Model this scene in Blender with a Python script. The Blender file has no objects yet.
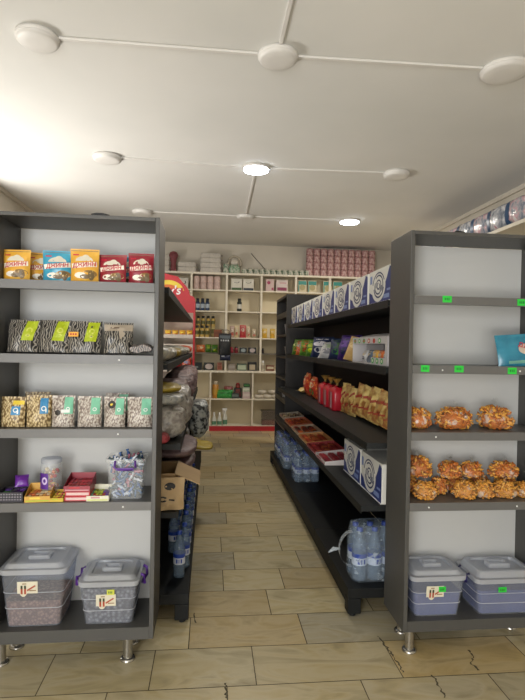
import bpy, math, random
from mathutils import Vector, Matrix, noise, Euler
R = math.radians
PI = math.pi
random.seed(4)
SC = bpy.context.scene
COL = SC.collection

# ------------------------------------------------------------------ camera, world, lights, exposure
cam_d = bpy.data.cameras.new('camera')
cam_d.sensor_fit = 'VERTICAL'; cam_d.sensor_height = 36.0; cam_d.lens = 36.0 * 510.0 / 700.0
cam_d.clip_start = 0.05; cam_d.clip_end = 100
cam = bpy.data.objects.new('camera', cam_d); COL.objects.link(cam)
YAW, PITCH, ROLL = R(5.832), R(-0.51), R(1.06)
F = Vector((math.sin(YAW)*math.cos(PITCH), math.cos(YAW)*math.cos(PITCH), math.sin(PITCH)))
Rt = Vector((math.cos(YAW), -math.sin(YAW), 0)); Up = Rt.cross(F)
cc, ss = math.cos(ROLL), math.sin(ROLL)
X = Rt*cc + Up*ss; Y = -Rt*ss + Up*cc
cam.matrix_world = Matrix(((X.x, Y.x, -F.x, 0), (X.y, Y.y, -F.y, 0), (X.z, Y.z, -F.z, 1.5), (0, 0, 0, 1)))
SC.camera = cam

w = bpy.data.worlds.new('world'); SC.world = w; w.use_nodes = True
w.node_tree.nodes['Background'].inputs[0].default_value = (1.0, 0.97, 0.92, 1)
w.node_tree.nodes['Background'].inputs[1].default_value = 0.8

def area_light(name, loc, target, sx, sy, power, color):
    d = bpy.data.lights.new(name, 'AREA'); d.shape = 'RECTANGLE'; d.size = sx; d.size_y = sy
    d.energy = power; d.color = color
    o = bpy.data.objects.new(name, d); COL.objects.link(o); o.location = loc
    o.rotation_euler = (Vector(target) - Vector(loc)).to_track_quat('-Z', 'Y').to_euler()
    return o
# daylight through the glazed shop front behind the camera
area_light('daylight_front', (-1.9, -2.75, 1.75), (-1.0, 4.0, 1.9), 1.5, 1.9, 175, (0.95, 0.975, 1.0))
# light bounced up from the sunlit pavement outside the door
area_light('daylight_ground', (-0.6, -2.9, 0.35), (0.6, 1.4, 3.3), 3.0, 0.9, 105, (1.0, 0.97, 0.92))
# daylight bounced up from the sunlit ground outside the left window
area_light('daylight_left', (-3.05, 4.9, 1.3), (-1.3, 5.0, 3.3), 1.7, 0.9, 128, (1.0, 0.96, 0.90))

SC.view_settings.view_transform = 'Standard'; SC.view_settings.look = 'None'
SC.view_settings.exposure = 0.0; SC.view_settings.gamma = 1.0
SC.view_settings.use_curve_mapping = False

# ------------------------------------------------------------------ materials
def lin(h):
    h = h.lstrip('#'); c = [int(h[i:i+2], 16)/255 for i in (0, 2, 4)]
    return tuple(((x/12.92) if x <= 0.04045 else ((x+0.055)/1.055)**2.4) for x in c) + (1,)
MC = {}
def newmat(name):
    m = bpy.data.materials.new(name); m.use_nodes = True; nt = m.node_tree
    return m, nt, nt.nodes['Principled BSDF']
def coords(nt, scale=(1, 1, 1)):
    tc = nt.nodes.new('ShaderNodeTexCoord'); mp = nt.nodes.new('ShaderNodeMapping')
    mp.inputs['Scale'].default_value = scale
    nt.links.new(tc.outputs['Object'], mp.inputs['Vector']); return mp.outputs[0]
def ramp(nt, fac, stops, interp='LINEAR'):
    r = nt.nodes.new('ShaderNodeValToRGB'); r.color_ramp.interpolation = interp
    e = r.color_ramp.elements
    while len(e) < len(stops): e.new(0.5)
    for i, (p, c) in enumerate(stops): e[i].position = p; e[i].color = lin(c)
    nt.links.new(fac, r.inputs[0]); return r.outputs[0]
def P(hexc, rough=0.5, metal=0.0, var=0.06, scale=8.0, bump=0.0, bscale=60.0, spec=0.5):
    key = (hexc, rough, metal, var, scale, bump, bscale, spec)
    if key in MC: return MC[key]
    m, nt, b = newmat('mat_' + hexc.strip('#'))
    c = lin(hexc)
    n = nt.nodes.new('ShaderNodeTexNoise'); n.inputs['Scale'].default_value = scale; n.inputs['Detail'].default_value = 3
    nt.links.new(coords(nt), n.inputs['Vector'])
    r = nt.nodes.new('ShaderNodeValToRGB')
    r.color_ramp.elements[0].position = 0.3; r.color_ramp.elements[1].position = 0.7
    r.color_ramp.elements[0].color = tuple(x*(1-var) for x in c[:3]) + (1,)
    r.color_ramp.elements[1].color = tuple(min(1, x*(1+var)) for x in c[:3]) + (1,)
    nt.links.new(n.outputs['Fac'], r.inputs[0]); nt.links.new(r.outputs[0], b.inputs['Base Color'])
    b.inputs['Roughness'].default_value = rough; b.inputs['Metallic'].default_value = metal
    b.inputs['Specular IOR Level'].default_value = spec
    if bump:
        n2 = nt.nodes.new('ShaderNodeTexNoise'); n2.inputs['Scale'].default_value = bscale
        nt.links.new(coords(nt), n2.inputs['Vector'])
        bp = nt.nodes.new('ShaderNodeBump'); bp.inputs['Strength'].default_value = bump; bp.inputs['Distance'].default_value = 0.01
        nt.links.new(n2.outputs['Fac'], bp.inputs['Height']); nt.links.new(bp.outputs[0], b.inputs['Normal'])
    MC[key] = m; return m
def VOR(name, stops, scale=60, stretch=(1, 1, 1), rough=0.35, feature='F1', bump=0.3):
    if name in MC: return MC[name]
    m, nt, b = newmat(name)
    v = nt.nodes.new('ShaderNodeTexVoronoi'); v.feature = feature; v.inputs['Scale'].default_value = scale
    nt.links.new(coords(nt, stretch), v.inputs['Vector'])
    nt.links.new(ramp(nt, v.outputs['Distance'], stops), b.inputs['Base Color'])
    b.inputs['Roughness'].default_value = rough
    if bump:
        bp = nt.nodes.new('ShaderNodeBump'); bp.inputs['Strength'].default_value = bump; bp.inputs['Distance'].default_value = 0.004; bp.invert = True
        nt.links.new(v.outputs['Distance'], bp.inputs['Height']); nt.links.new(bp.outputs[0], b.inputs['Normal'])
    MC[name] = m; return m
def WAVE(name, stops, scale=20, dist=8, dscale=2.0, rough=0.35, stretch=(1, 1, 1)):
    if name in MC: return MC[name]
    m, nt, b = newmat(name)
    v = nt.nodes.new('ShaderNodeTexWave'); v.inputs['Scale'].default_value = scale
    v.inputs['Distortion'].default_value = dist; v.inputs['Detail Scale'].default_value = dscale; v.inputs['Detail'].default_value = 1
    nt.links.new(coords(nt, stretch), v.inputs['Vector'])
    nt.links.new(ramp(nt, v.outputs['Color'], stops), b.inputs['Base Color'])
    b.inputs['Roughness'].default_value = rough; MC[name] = m; return m
def NOI(name, stops, scale=12, detail=3, rough=0.3, metal=0.0, interp='LINEAR', stretch=(1, 1, 1), bump=0.0):
    if name in MC: return MC[name]
    m, nt, b = newmat(name)
    v = nt.nodes.new('ShaderNodeTexNoise'); v.inputs['Scale'].default_value = scale; v.inputs['Detail'].default_value = detail
    nt.links.new(coords(nt, stretch), v.inputs['Vector'])
    nt.links.new(ramp(nt, v.outputs['Fac'], stops, interp), b.inputs['Base Color'])
    b.inputs['Roughness'].default_value = rough; b.inputs['Metallic'].default_value = metal
    if bump:
        bp = nt.nodes.new('ShaderNodeBump'); bp.inputs['Strength'].default_value = bump; bp.inputs['Distance'].default_value = 0.02
        nt.links.new(v.outputs['Fac'], bp.inputs['Height']); nt.links.new(bp.outputs[0], b.inputs['Normal'])
    MC[name] = m; return m
def CLEAR(name, hexc='#ffffff', alpha=0.25, rough=0.12, bump=0.0, bscale=40, tint='#ffffff'):
    """thin clear plastic: part see-through, part body"""
    if name in MC: return MC[name]
    m, nt, b = newmat(name)
    b.inputs['Base Color'].default_value = lin(hexc); b.inputs['Roughness'].default_value = rough
    tr = nt.nodes.new('ShaderNodeBsdfTransparent'); tr.inputs[0].default_value = lin(tint)
    mx = nt.nodes.new('ShaderNodeMixShader'); mx.inputs[0].default_value = alpha
    nt.links.new(tr.outputs[0], mx.inputs[1]); nt.links.new(b.outputs[0], mx.inputs[2])
    nt.links.new(mx.outputs[0], nt.nodes['Material Output'].inputs[0])
    if bump:
        n2 = nt.nodes.new('ShaderNodeTexNoise'); n2.inputs['Scale'].default_value = bscale
        nt.links.new(coords(nt), n2.inputs['Vector'])
        r = nt.nodes.new('ShaderNodeMapRange'); r.inputs[1].default_value = 0.58; r.inputs[2].default_value = 0.72
        r.inputs[3].default_value = alpha; r.inputs[4].default_value = min(1, alpha+0.45)
        nt.links.new(n2.outputs['Fac'], r.inputs[0]); nt.links.new(r.outputs[0], mx.inputs[0])
        bp = nt.nodes.new('ShaderNodeBump'); bp.inputs['Strength'].default_value = bump; bp.inputs['Distance'].default_value = 0.01
        nt.links.new(n2.outputs['Fac'], bp.inputs['Height']); nt.links.new(bp.outputs[0], b.inputs['Normal'])
    MC[name] = m; return m
def EMIT(name, color, strength):
    m, nt, b = newmat(name)
    b.inputs['Base Color'].default_value = (0.9, 0.9, 0.9, 1)
    b.inputs['Emission Color'].default_value = color; b.inputs['Emission Strength'].default_value = strength
    return m

# ------------------------------------------------------------------ mesh building
class MB:
    def __init__(s): s.v = []; s.f = []; s.m = []; s.s = []
    def add(s, vs, fs, m=0, sm=False):
        o = len(s.v); s.v += [tuple(v) for v in vs]
        for f in fs: s.f.append(tuple(i+o for i in f)); s.m.append(m); s.s.append(sm)
        return s
    def box(s, x0, x1, y0, y1, z0, z1, m=0):
        vs = [(x0,y0,z0),(x1,y0,z0),(x1,y1,z0),(x0,y1,z0),(x0,y0,z1),(x1,y0,z1),(x1,y1,z1),(x0,y1,z1)]
        return s.add(vs, [(0,3,2,1),(4,5,6,7),(0,1,5,4),(1,2,6,5),(2,3,7,6),(3,0,4,7)], m)
    def lathe(s, prof, n=16, m=0, c=(0, 0), sm=True):
        vs = []; fs = []
        for r, z in prof:
            for i in range(n):
                a = 2*PI*i/n; vs.append((c[0]+r*math.cos(a), c[1]+r*math.sin(a), z))
        for k in range(len(prof)-1):
            for i in range(n):
                j = (i+1) % n; fs.append((k*n+i, k*n+j, (k+1)*n+j, (k+1)*n+i))
        s.add(vs, fs, m, sm)
        if prof[0][0] > 1e-4: s.add(vs[:n], [tuple(range(n))[::-1]], m)
        if prof[-1][0] > 1e-4: s.add(vs[-n:], [tuple(range(n))], m)
        return s
    def tube(s, pts, r, n=6, m=0, closed=False):
        pts = [Vector(p) for p in pts]; K = len(pts); rings = []
        rr = r if isinstance(r, (list, tuple)) else [r]*K
        for i, p in enumerate(pts):
            a = pts[(i-1) % K] if (i > 0 or closed) else p
            b = pts[(i+1) % K] if (i < K-1 or closed) else p
            t = (b-a).normalized(); ref = Vector((0, 0, 1)) if abs(t.z) < 0.9 else Vector((1, 0, 0))
            x = t.cross(ref).normalized(); y = t.cross(x)
            rings.append([p + (x*math.cos(2*PI*k/n) + y*math.sin(2*PI*k/n))*rr[i] for k in range(n)])
        vs = [v for q in rings for v in q]; fs = []
        for i in range(K if closed else K-1):
            i2 = (i+1) % K
            for k in range(n):
                k2 = (k+1) % n; fs.append((i*n+k, i*n+k2, i2*n+k2, i2*n+k))
        if not closed: fs += [tuple(range(n))[::-1], tuple((K-1)*n+k for k in range(n))]
        return s.add(vs, fs, m, True)
    def grid(s, fn, nu, nv, m=0, sm=True, flip=False):
        vs = [fn(i/nu, j/nv) for j in range(nv+1) for i in range(nu+1)]; fs = []
        for j in range(nv):
            for i in range(nu):
                a = j*(nu+1)+i; q = (a, a+1, a+nu+2, a+nu+1)
                fs.append(q[::-1] if flip else q)
        return s.add(vs, fs, m, sm)
    def loft(s, rings, m=0, sm=False, cap0=True, cap1=True):
        n = len(rings[0]); vs = [v for r in rings for v in r]; fs = []
        for k in range(len(rings)-1):
            for i in range(n):
                j = (i+1) % n; fs.append((k*n+i, k*n+j, (k+1)*n+j, (k+1)*n+i))
        if cap0: fs.append(tuple(range(n))[::-1])
        if cap1: fs.append(tuple((len(rings)-1)*n+i for i in range(n)))
        return s.add(vs, fs, m, sm)
    def build(s, name, mats, parent=None, loc=None, rot=None, bevel=0.0):
        me = bpy.data.meshes.new(name); me.from_pydata(s.v, [], s.f)
        if not isinstance(mats, (list, tuple)): mats = [mats]
        for m in mats: me.materials.append(m)
        me.polygons.foreach_set('material_index', s.m); me.polygons.foreach_set('use_smooth', s.s)
        me.update()
        o = bpy.data.objects.new(name, me); COL.objects.link(o)
        if parent: o.parent = parent
        if loc: o.location = loc
        if rot: o.rotation_euler = rot
        if bevel:
            b = o.modifiers.new('bevel', 'BEVEL'); b.width = bevel; b.segments = 2; b.limit_method = 'ANGLE'; b.angle_limit = R(40)
        return o
def rring(w, d, r, z, n=4, cx=0, cy=0):
    out = []
    for (sx, sy, a0) in ((1, 1, 0), (-1, 1, 90), (-1, -1, 180), (1, -1, 270)):
        for k in range(n+1):
            a = R(a0 + 90*k/n)
            out.append((cx+sx*(w/2-r)+r*math.cos(a), cy+sy*(d/2-r)+r*math.sin(a), z))
    return out

TXT = {}
def text2d(t, size, shear=0.0):
    key = (t, size, shear)
    if key in TXT: return TXT[key]
    cu = bpy.data.curves.new('t', 'FONT'); cu.body = t; cu.size = size; cu.align_x = 'CENTER'; cu.align_y = 'CENTER'; cu.shear = shear
    cu.resolution_u = 2; cu.offset = size*0.018
    o = bpy.data.objects.new('t', cu); COL.objects.link(o)
    bpy.context.view_layer.update()
    me = bpy.data.meshes.new_from_object(o.evaluated_get(bpy.context.evaluated_depsgraph_get()))
    vs = [(v.co.x, v.co.y) for v in me.vertices]; fs = [tuple(p.vertices) for p in me.polygons]
    bpy.data.objects.remove(o); bpy.data.curves.remove(cu); bpy.data.meshes.remove(me)
    TXT[key] = (vs, fs); return TXT[key]
class Surf:
    """printing that follows a front surface y = fn(x, z)"""
    def __init__(s, mb, fn): s.mb = mb; s.fn = fn
    def put(s, vs, fs, m, off):
        s.mb.add([(x, s.fn(x, z)-off, z) for x, z in vs], fs, m, False); return s
    def rect(s, x0, x1, z0, z1, m, off=0.0008, n=4, sh=0.0):
        vs = [(x0+(x1-x0)*i/n + sh*(j/n), z0+(z1-z0)*j/n) for j in range(n+1) for i in range(n+1)]
        return s.put(vs, [(j*(n+1)+i, j*(n+1)+i+1, (j+1)*(n+1)+i+1, (j+1)*(n+1)+i) for j in range(n) for i in range(n)], m, off)
    def rrect(s, cx, cz, w, h, rot, m, off=.0012, n=6):
        c, q = math.cos(R(rot)), math.sin(R(rot)); vs = []
        for j in range(n+1):
            for i in range(n+1):
                x = -w/2+w*i/n; z = -h/2+h*j/n; vs.append((cx+x*c-z*q, cz+x*q+z*c))
        return s.put(vs, [(j*(n+1)+i, j*(n+1)+i+1, (j+1)*(n+1)+i+1, (j+1)*(n+1)+i) for j in range(n) for i in range(n)], m, off)
    def ell(s, cx, cz, rx, rz, m, off=0.0010, n=16, a0=0, a1=360, inner=0.0):
        vs = []; fs = []
        for k in range(n+1):
            a = R(a0+(a1-a0)*k/n)
            vs += [(cx+rx*inner*math.cos(a), cz+rz*inner*math.sin(a)), (cx+rx*math.cos(a), cz+rz*math.sin(a))]
        for k in range(n): fs.append((2*k, 2*k+1, 2*k+3, 2*k+2))
        return s.put(vs, fs, m, off)
    def poly(s, pts, m, off=0.0009):
        return s.put(pts, [tuple(range(len(pts)))], m, off)
    def text(s, t, size, cx, cz, m, off=0.0016, shear=0.0, rot=0.0, sx=1.0):
        vs, fs = text2d(t, size, shear); c, q = math.cos(R(rot)), math.sin(R(rot))
        return s.put([(cx+(x*sx*c-y*q), cz+(x*sx*q+y*c)) for x, y in vs], fs, m, off)

# ------------------------------------------------------------------ things
def tag(o, label=None, cat=None, group=None, kind=None):
    if label: o['label'] = label
    if cat: o['category'] = cat
    if group: o['group'] = group
    if kind: o['kind'] = kind
    return o
def thing(name, label, cat, loc=(0, 0, 0), rotz=0, group=None):
    o = bpy.data.objects.new(name, None); COL.objects.link(o); o.empty_display_size = 0.05
    o.location = loc; o.rotation_euler = (0, 0, rotz); return tag(o, label, cat, group)
def dup(o, loc=None, rot=None, label=None, group=None, scale=None, parent=None):
    c = o.copy(); COL.objects.link(c)
    if parent is not None: c.parent = parent
    for ch in list(o.children): dup(ch, parent=c)
    if loc is not None: c.location = loc
    if rot is not None: c.rotation_euler = rot if isinstance(rot, tuple) else (0, 0, rot)
    if scale is not None: c.scale = scale if isinstance(scale, tuple) else (scale,)*3
    if label: c['label'] = label
    if group: c['group'] = group
    return c
ORD = ['first', 'second', 'third', 'fourth', 'fifth', 'sixth', 'seventh', 'eighth', 'ninth', 'tenth', 'eleventh', 'twelfth', 'thirteenth', 'fourteenth', 'fifteenth', 'sixteenth']
class Once:
    """first call moves the original, later calls copy it"""
    def __init__(s, o): s.o = o; s.used = False
    def put(s, loc, rot=0, label=None, group=None, scale=None):
        if s.used: return dup(s.o, loc, rot, label, group, scale)
        s.used = True; s.o.location = loc; s.o.rotation_euler = rot if isinstance(rot, tuple) else (0, 0, rot)
        if label: s.o['label'] = label
        if group: s.o['group'] = group
        if scale: s.o.scale = scale if isinstance(scale, tuple) else (scale,)*3
        return s.o

# common materials
GREY = P('#4a4946', 0.45, var=0.05, scale=3)
GREY_EDGE = P('#605f5d', 0.4, var=0.03)
WHITE_PANEL = P('#bfbfbc', 0.5, var=0.015, scale=2)
STEEL = P('#b5b2ab', 0.25, metal=0.9)
BLACKMET = P('#101212', 0.6, var=0.1, spec=0.3)
BLACKLIP = P('#191b1b', 0.55, var=0.1, spec=0.35)
WHITE = P('#e6e6e4', 0.4, var=0.02)
RED = P('#b3202c', 0.4); CRIM = P('#8c1f30', 0.4); YEL = P('#dba33a', 0.35); YEL2 = P('#e2c63c', 0.4)
BLUEB = P('#3a97b8', 0.35); NAVY = P('#232a5a', 0.4); BLK = P('#17181a', 0.4); CREAM = P('#d8c49a', 0.5)
GREEN = P('#3c7a34', 0.4); NEON = P('#25c43c', 0.5); LIME = P('#a8b71c', 0.45); ORANGE = P('#c8662a', 0.45)
PURPLE = P('#5a2e8c', 0.4); PINK = P('#c78b92', 0.5); TAN = P('#a98a62', 0.75); TEAL = P('#3f8f86', 0.45); MINT = P('#7cc0a0', 0.45)

# ------------------------------------------------------------------ the room
XL, XR, YB, YF, ZC = -2.5, 3.38, 9.22, -2.3, 3.31
def floor():
    base = MB().box(XL-.1, XR+.1, YF-.4, YB+.1, -0.08, -0.004)
    m, nt, b = newmat('marble_tile')
    geo = nt.nodes.new('ShaderNodeNewGeometry'); ob = coords(nt, (1, 1, 1))
    r = nt.nodes.new('ShaderNodeValToRGB'); e = r.color_ramp.elements
    cols = ['#bfb394', '#cabd98', '#b0a68a', '#c6b68e', '#aba592', '#bfab80', '#ccc09e']
    while len(e) < len(cols): e.new(.5)
    for i, c in enumerate(cols): e[i].position = i/(len(cols)-1); e[i].color = lin(c)
    nt.links.new(geo.outputs['Random Per Island'], r.inputs[0])
    wv = nt.nodes.new('ShaderNodeTexNoise'); wv.inputs['Scale'].default_value = 2.6; wv.inputs['Detail'].default_value = 7; wv.inputs['Distortion'].default_value = 1.6
    mp = nt.nodes.new('ShaderNodeMapping'); mp.inputs['Scale'].default_value = (1, 2.6, 1)
    off = nt.nodes.new('ShaderNodeVectorMath'); off.operation = 'SCALE'; off.inputs[0].default_value = (7, 3, 5)
    nt.links.new(geo.outputs['Random Per Island'], off.inputs['Scale'])
    ad = nt.nodes.new('ShaderNodeVectorMath'); ad.operation = 'ADD'
    nt.links.new(ob, ad.inputs[0]); nt.links.new(off.outputs[0], ad.inputs[1]); nt.links.new(ad.outputs[0], mp.inputs[0])
    nt.links.new(mp.outputs[0], wv.inputs['Vector'])
    vr = ramp(nt, wv.outputs['Fac'], [(0.25, '#b9b2a0'), (0.48, '#ffffff'), (0.58, '#f3ecd8'), (0.72, '#c9c3b4')])
    mx = nt.nodes.new('ShaderNodeMix'); mx.data_type = 'RGBA'; mx.blend_type = 'MULTIPLY'; mx.inputs[0].default_value = 0.7
    nt.links.new(r.outputs[0], mx.inputs[6]); nt.links.new(vr, mx.inputs[7]); nt.links.new(mx.outputs[2], b.inputs['Base Color'])
    b.inputs['Roughness'].default_value = 0.32
    mb = MB()
    mb.box(XL-.1, XR+.1, YF-.4, YB+.1, -0.08, -0.0025, 1)
    rows = {0: [-0.414, .098, .699], 1: [-.712, -.241, .229, .9], 2: [-1.1, -.6, -.082, .511, 1.1], 3: [-.3, .364, .95], 4: [-.5, .106, .484, 1.0],
            5: [-.35, .189, .644, 1.1], 6: [-.4, .105, .55], 7: [-.2, .41, .9]}
    y = 2.227 - .291*16; k = -16; g = 0.0022
    while y < YB:
        xs = rows.get(k)
        if xs is None:
            xs = []; x = random.uniform(-2.4, -2.0)
            while x < XR: xs.append(x); x += random.choice((.38, .46, .52, .6, .68))
        else:
            x = xs[0]; L = []
            while x > XL: x -= random.uniform(.45, .6); L.append(x)
            x = xs[-1]; Rr = []
            while x < XR: x += random.uniform(.45, .68); Rr.append(x)
            xs = L[::-1] + xs + Rr
        xs = [XL-.1] + [x for x in xs if XL < x < XR] + [XR+.1]
        yb = y - .291 if k == 0 else y
        for a, c in zip(xs[:-1], xs[1:]):
            y0 = y-.291; y1 = y
            mb.add([(a+g, y0+g, 0), (c-g, y0+g, 0), (c-g, y1-g, 0), (a+g, y1-g, 0)], [(0, 1, 2, 3)], 0)
        y += .291; k += 1
    rnd = random.Random(3)
    for L in ([(.893, 2.562), (.905, 2.473), (.908, 2.398), (.914, 2.32), (.913, 2.253)], [(1.304, 2.411), (1.296, 2.346), (1.261, 2.31), (1.283, 2.241)],
              [(.095, 2.251), (.097, 2.192), (.091, 2.143)], [(1.039, 2.237), (1.039, 2.154), (1.032, 2.072)], [(-.065, 2.855), (-.051, 2.731)]):
        pts = []
        for a, c in zip(L[:-1], L[1:]):
            for i in range(6): pts.append((a[0]+(c[0]-a[0])*i/6+rnd.uniform(-.007, .007), a[1]+(c[1]-a[1])*i/6))
        vs = []
        for x, y_ in pts:
            h = rnd.uniform(.0012, .006); vs += [(x-h, y_, .0006), (x+h, y_, .0006)]
        mb.add(vs, [(2*i, 2*i+1, 2*i+3, 2*i+2) for i in range(len(pts)-1)], 1)
    o = mb.build('floor', [m, P('#57503f', 0.9)]); tag(o, kind='structure')
floor()
WALL = NOI('wall_paint', [(0.3, '#cdc5b6'), (0.7, '#d8d0c1')], scale=1.5, rough=0.85)
CEIL = NOI('ceiling_paint', [(0.3, '#d6d5d0'), (0.7, '#dfddd8')], scale=0.9, rough=0.9)
def struct(name, mb, m, **k): return tag(mb.build(name, m, **k), kind='structure')
struct('ceiling', MB().box(XL-.1, XR+.1, YF-.1, YB+.1, ZC, ZC+.1), CEIL)
struct('wall_back', MB().box(XL-.1, XR+.1, YB, YB+.1, 0, ZC), WALL)
struct('wall_right', MB().box(XR, XR+.1, YF, YB, 0, ZC), WALL)
wl = MB()
WY0, WY1, WZ0, WZ1 = 3.7, 6.0, 1.0, 3.05
wl.box(XL-.1, XL, YF, WY0, 0, ZC); wl.box(XL-.1, XL, WY1, YB, 0, ZC)
wl.box(XL-.1, XL, WY0, WY1, 0, WZ0); wl.box(XL-.1, XL, WY0, WY1, WZ1, ZC)
struct('wall_left', wl, WALL)
wf = MB()
wf.box(XL-.1, -2.3, YF-.1, YF, 0, ZC); wf.box(2.4, XR+.1, YF-.1, YF, 0, ZC); wf.box(-2.3, 2.4, YF-.1, YF, 2.75, ZC)
struct('wall_front', wf, WALL)
PANE = CLEAR('window_glass', '#ffffff', 0.04, 0.02)
def window(name, along, a0, a1, z0, z1, at, n):
    fr = MB(); t = .05
    def bar(u0, u1, w0, w1):
        if along == 'y': fr.box(at-.03, at+.03, u0, u1, w0, w1)
        else: fr.box(u0, u1, at-.03, at+.03, w0, w1)
    bar(a0, a1, z0, z0+t); bar(a0, a1, z1-t, z1)
    for k in range(n+1):
        u = a0+(a1-a0-t)*k/n; bar(u, u+t, z0, z1)
    o = struct(name, fr, WHITE)
    g = MB()
    if along == 'y': g.box(at-.003, at+.003, a0, a1, z0, z1)
    else: g.box(a0, a1, at-.003, at+.003, z0, z1)
    g.build('pane', PANE, o)
window('window_1', 'y', WY0, WY1, WZ0, WZ1, XL-.05, 2)
window('window_2', 'x', -2.3, 2.4, 0, 2.75, YF-.05, 3)
# ceiling coving strips
struct('trim_1', MB().box(XL, XL+.03, YF, YB, ZC-.05, ZC), WALL)
struct('trim_2', MB().box(XR-.03, XR, YF, YB, ZC-.05, ZC), WALL)

# ------------------------------------------------------------------ ceiling lamps and trunking
LAMPW = P('#dedbd6', 0.45, var=0.01)
def lamp(x, y, r, h, label, lit=False):
    t = thing('ceiling_lamp', label, 'lamp', (x, y, ZC), 0, 'round ceiling lamps')
    MB().lathe([(r*.93, 0), (r, -.006), (r, -h*.55), (r*.97, -h*.6)], 32).build('lamp_base', LAMPW, t)
    d = MB().lathe([(r*.96, -h*.55), (r*.93, -h*.85), (r*.8, -h), (r*.4, -h*1.03), (0.0, -h*1.04)], 32)
    d.build('diffuser', EMIT('lamp_glow', (0.82, 0.9, 1.0, 1), 14.0) if lit else LAMPW, t)
    if lit:
        ld = bpy.data.lights.new('lamp_light', 'AREA'); ld.shape = 'DISK'; ld.size = r*1.7; ld.energy = 20 if y < 6 else 42; ld.color = (1.0, 0.93, 0.82)
        lo = bpy.data.objects.new('lamp_light', ld); COL.objects.link(lo); lo.parent = t; lo.location = (0, 0, -h*1.04-.01)
    return t
for x, y, r, h, lab, lit in [
    (-1.05, 3.16, .125, .045, 'unlit round white ceiling lamp nearest the camera, leftmost', False),
    (.385, 3.16, .125, .045, 'unlit round white ceiling lamp nearest the camera, where the trunking crosses', False),
    (1.85, 3.12, .15, .045, 'unlit round white ceiling lamp nearest the camera, cut by the right edge', False),
    (-1.03, 5.10, .135, .05, 'unlit round white ceiling lamp in the middle row, left of the lit one', False),
    (.43, 5.18, .135, .045, 'glowing round ceiling lamp in the middle row', True),
    (1.88, 5.12, .135, .05, 'unlit round white ceiling lamp in the middle row, right of the lit one', False),
    (-.96, 7.13, .14, .05, 'unlit round white ceiling lamp in the far row, over the left shelving unit', False),
    (.46, 7.15, .125, .04, 'unlit flat white ceiling lamp in the far row at the trunking junction', False),
    (1.94, 7.12, .14, .05, 'glowing round ceiling lamp in the far row', True)]:
    lamp(x, y, r, h, lab, lit)
def trunk(a, b, label):
    a = Vector(a); b = Vector(b); L = (b-a).length
    o = MB().box(0, L, -.011, .011, -.014, 0).build('cable_trunking', LAMPW, loc=(a.x, a.y, ZC), rot=(0, 0, math.atan2(b.y-a.y, b.x-a.x)), bevel=.002)
    tag(o, label, 'cable trunking', 'cable trunking on the ceiling')
trunk((-.93, 3.16), (.26, 3.16), 'thin white cable trunking between the left and middle nearest lamps')
trunk((.51, 3.16), (1.7, 3.13), 'thin white cable trunking between the middle and right nearest lamps')
trunk((.385, 3.03), (.385, .6), 'thin white cable trunking running towards the camera from the nearest middle lamp')
trunk((-.9, 5.10), (.29, 5.17), 'thin white cable trunking left of the lit middle lamp')
trunk((.57, 5.18), (1.74, 5.12), 'thin white cable trunking right of the lit middle lamp')
trunk((.43, 5.32), (.455, 7.02), 'white cable trunking from lit middle lamp back to the far junction')
trunk((-.82, 7.13), (.33, 7.15), 'thin white cable trunking left of the far junction lamp')
trunk((.585, 7.15), (1.8, 7.12), 'thin white cable trunking between the far junction and the lit far lamp')

# ------------------------------------------------------------------ front shelving units
def unit(name, label, x0, x1, y0, y1, zt, shelves, bot, legs, dots):
    """x0..x1 outer, y0 front, shelves = list of (top z, edge height)"""
    t = thing(name, label, 'shelving unit', ((x0+x1)/2, (y0+y1)/2, 0), 0, 'shelving units facing the door')
    cx, cy = (x0+x1)/2, (y0+y1)/2; W = (x1-x0)/2; D = (y1-y0)/2; T = .02
    for s in (-1, 1):
        a, b = sorted((s*W, s*(W-T))); MB().box(a, b, -D, D, bot[0]-.0, zt).build('side_panel', GREY, t, bevel=.0015)
    MB().box(-W+T+.0005, W-T-.0005, -D, D-.008, zt-.018, zt-.0005).build('top_panel', GREY, t, bevel=.0015)
    MB().box(-W+T+.0005, W-T-.0005, D-.006, D, bot[1]+.0005, zt-.019).build('back_panel', WHITE_PANEL, t)
    for i, (z, h) in enumerate(shelves):
        sh = MB(); sh.box(-W+T+.0005, W-T-.0005, -D, -D+.018, z-h, z); sh.box(-W+T+.0005, W-T-.0005, -D+.0185, D-.0065, z-.018, z-.0002)
        so = sh.build('shelf', GREY_EDGE, t)
        for dx in dots[i]:
            mb = MB()
            mb.lathe([(.0045, 0), (.004, .0015), (0, .002)], 10)
            mb.build('screw_cap', WHITE, so, loc=(dx-cx, -D, z-h*.5-.002), rot=(PI/2, 0, 0))
    sh = MB(); sh.box(-W+T+.0005, W-T-.0005, -D, -D+.018, bot[0], bot[1]); sh.box(-W+T+.0005, W-T-.0005, -D+.0185, D-.0005, bot[1]-.018, bot[1]-.0002)
    sh.build('bottom_shelf', GREY, t)
    for lx, ly in legs:
        lg = MB().lathe([(.022, .012), (.022, bot[1]-.019)], 20).build('leg', STEEL, t, loc=(lx-cx, ly-cy, 0))
        MB().lathe([(.036, 0), (.036, .006), (.031, .012), (.0225, .014)], 20).build('foot_flange', STEEL, lg)
    return t
LU = dict(x0=-.972, x1=-.241, y0=2.39, y1=2.67)
RU = dict(x0=.955, x1=1.715, y0=2.38, y1=2.66)
LZ = [1.777, 1.443, 1.103, .768]; RZ = [1.756, 1.418, 1.092, .748]
left_unit = unit('shelving_unit', 'grey open shelving unit with white back on the left, full of snack bags', zt=2.08, shelves=[(z, .04) for z in LZ],
     bot=(.130, .186), legs=[(-.365, 2.46), (-.945, 2.47), (-.365, 2.60), (-.92, 2.60)], dots=[(), (-.415,), (-.415,), (-.387,)], **LU)
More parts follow.
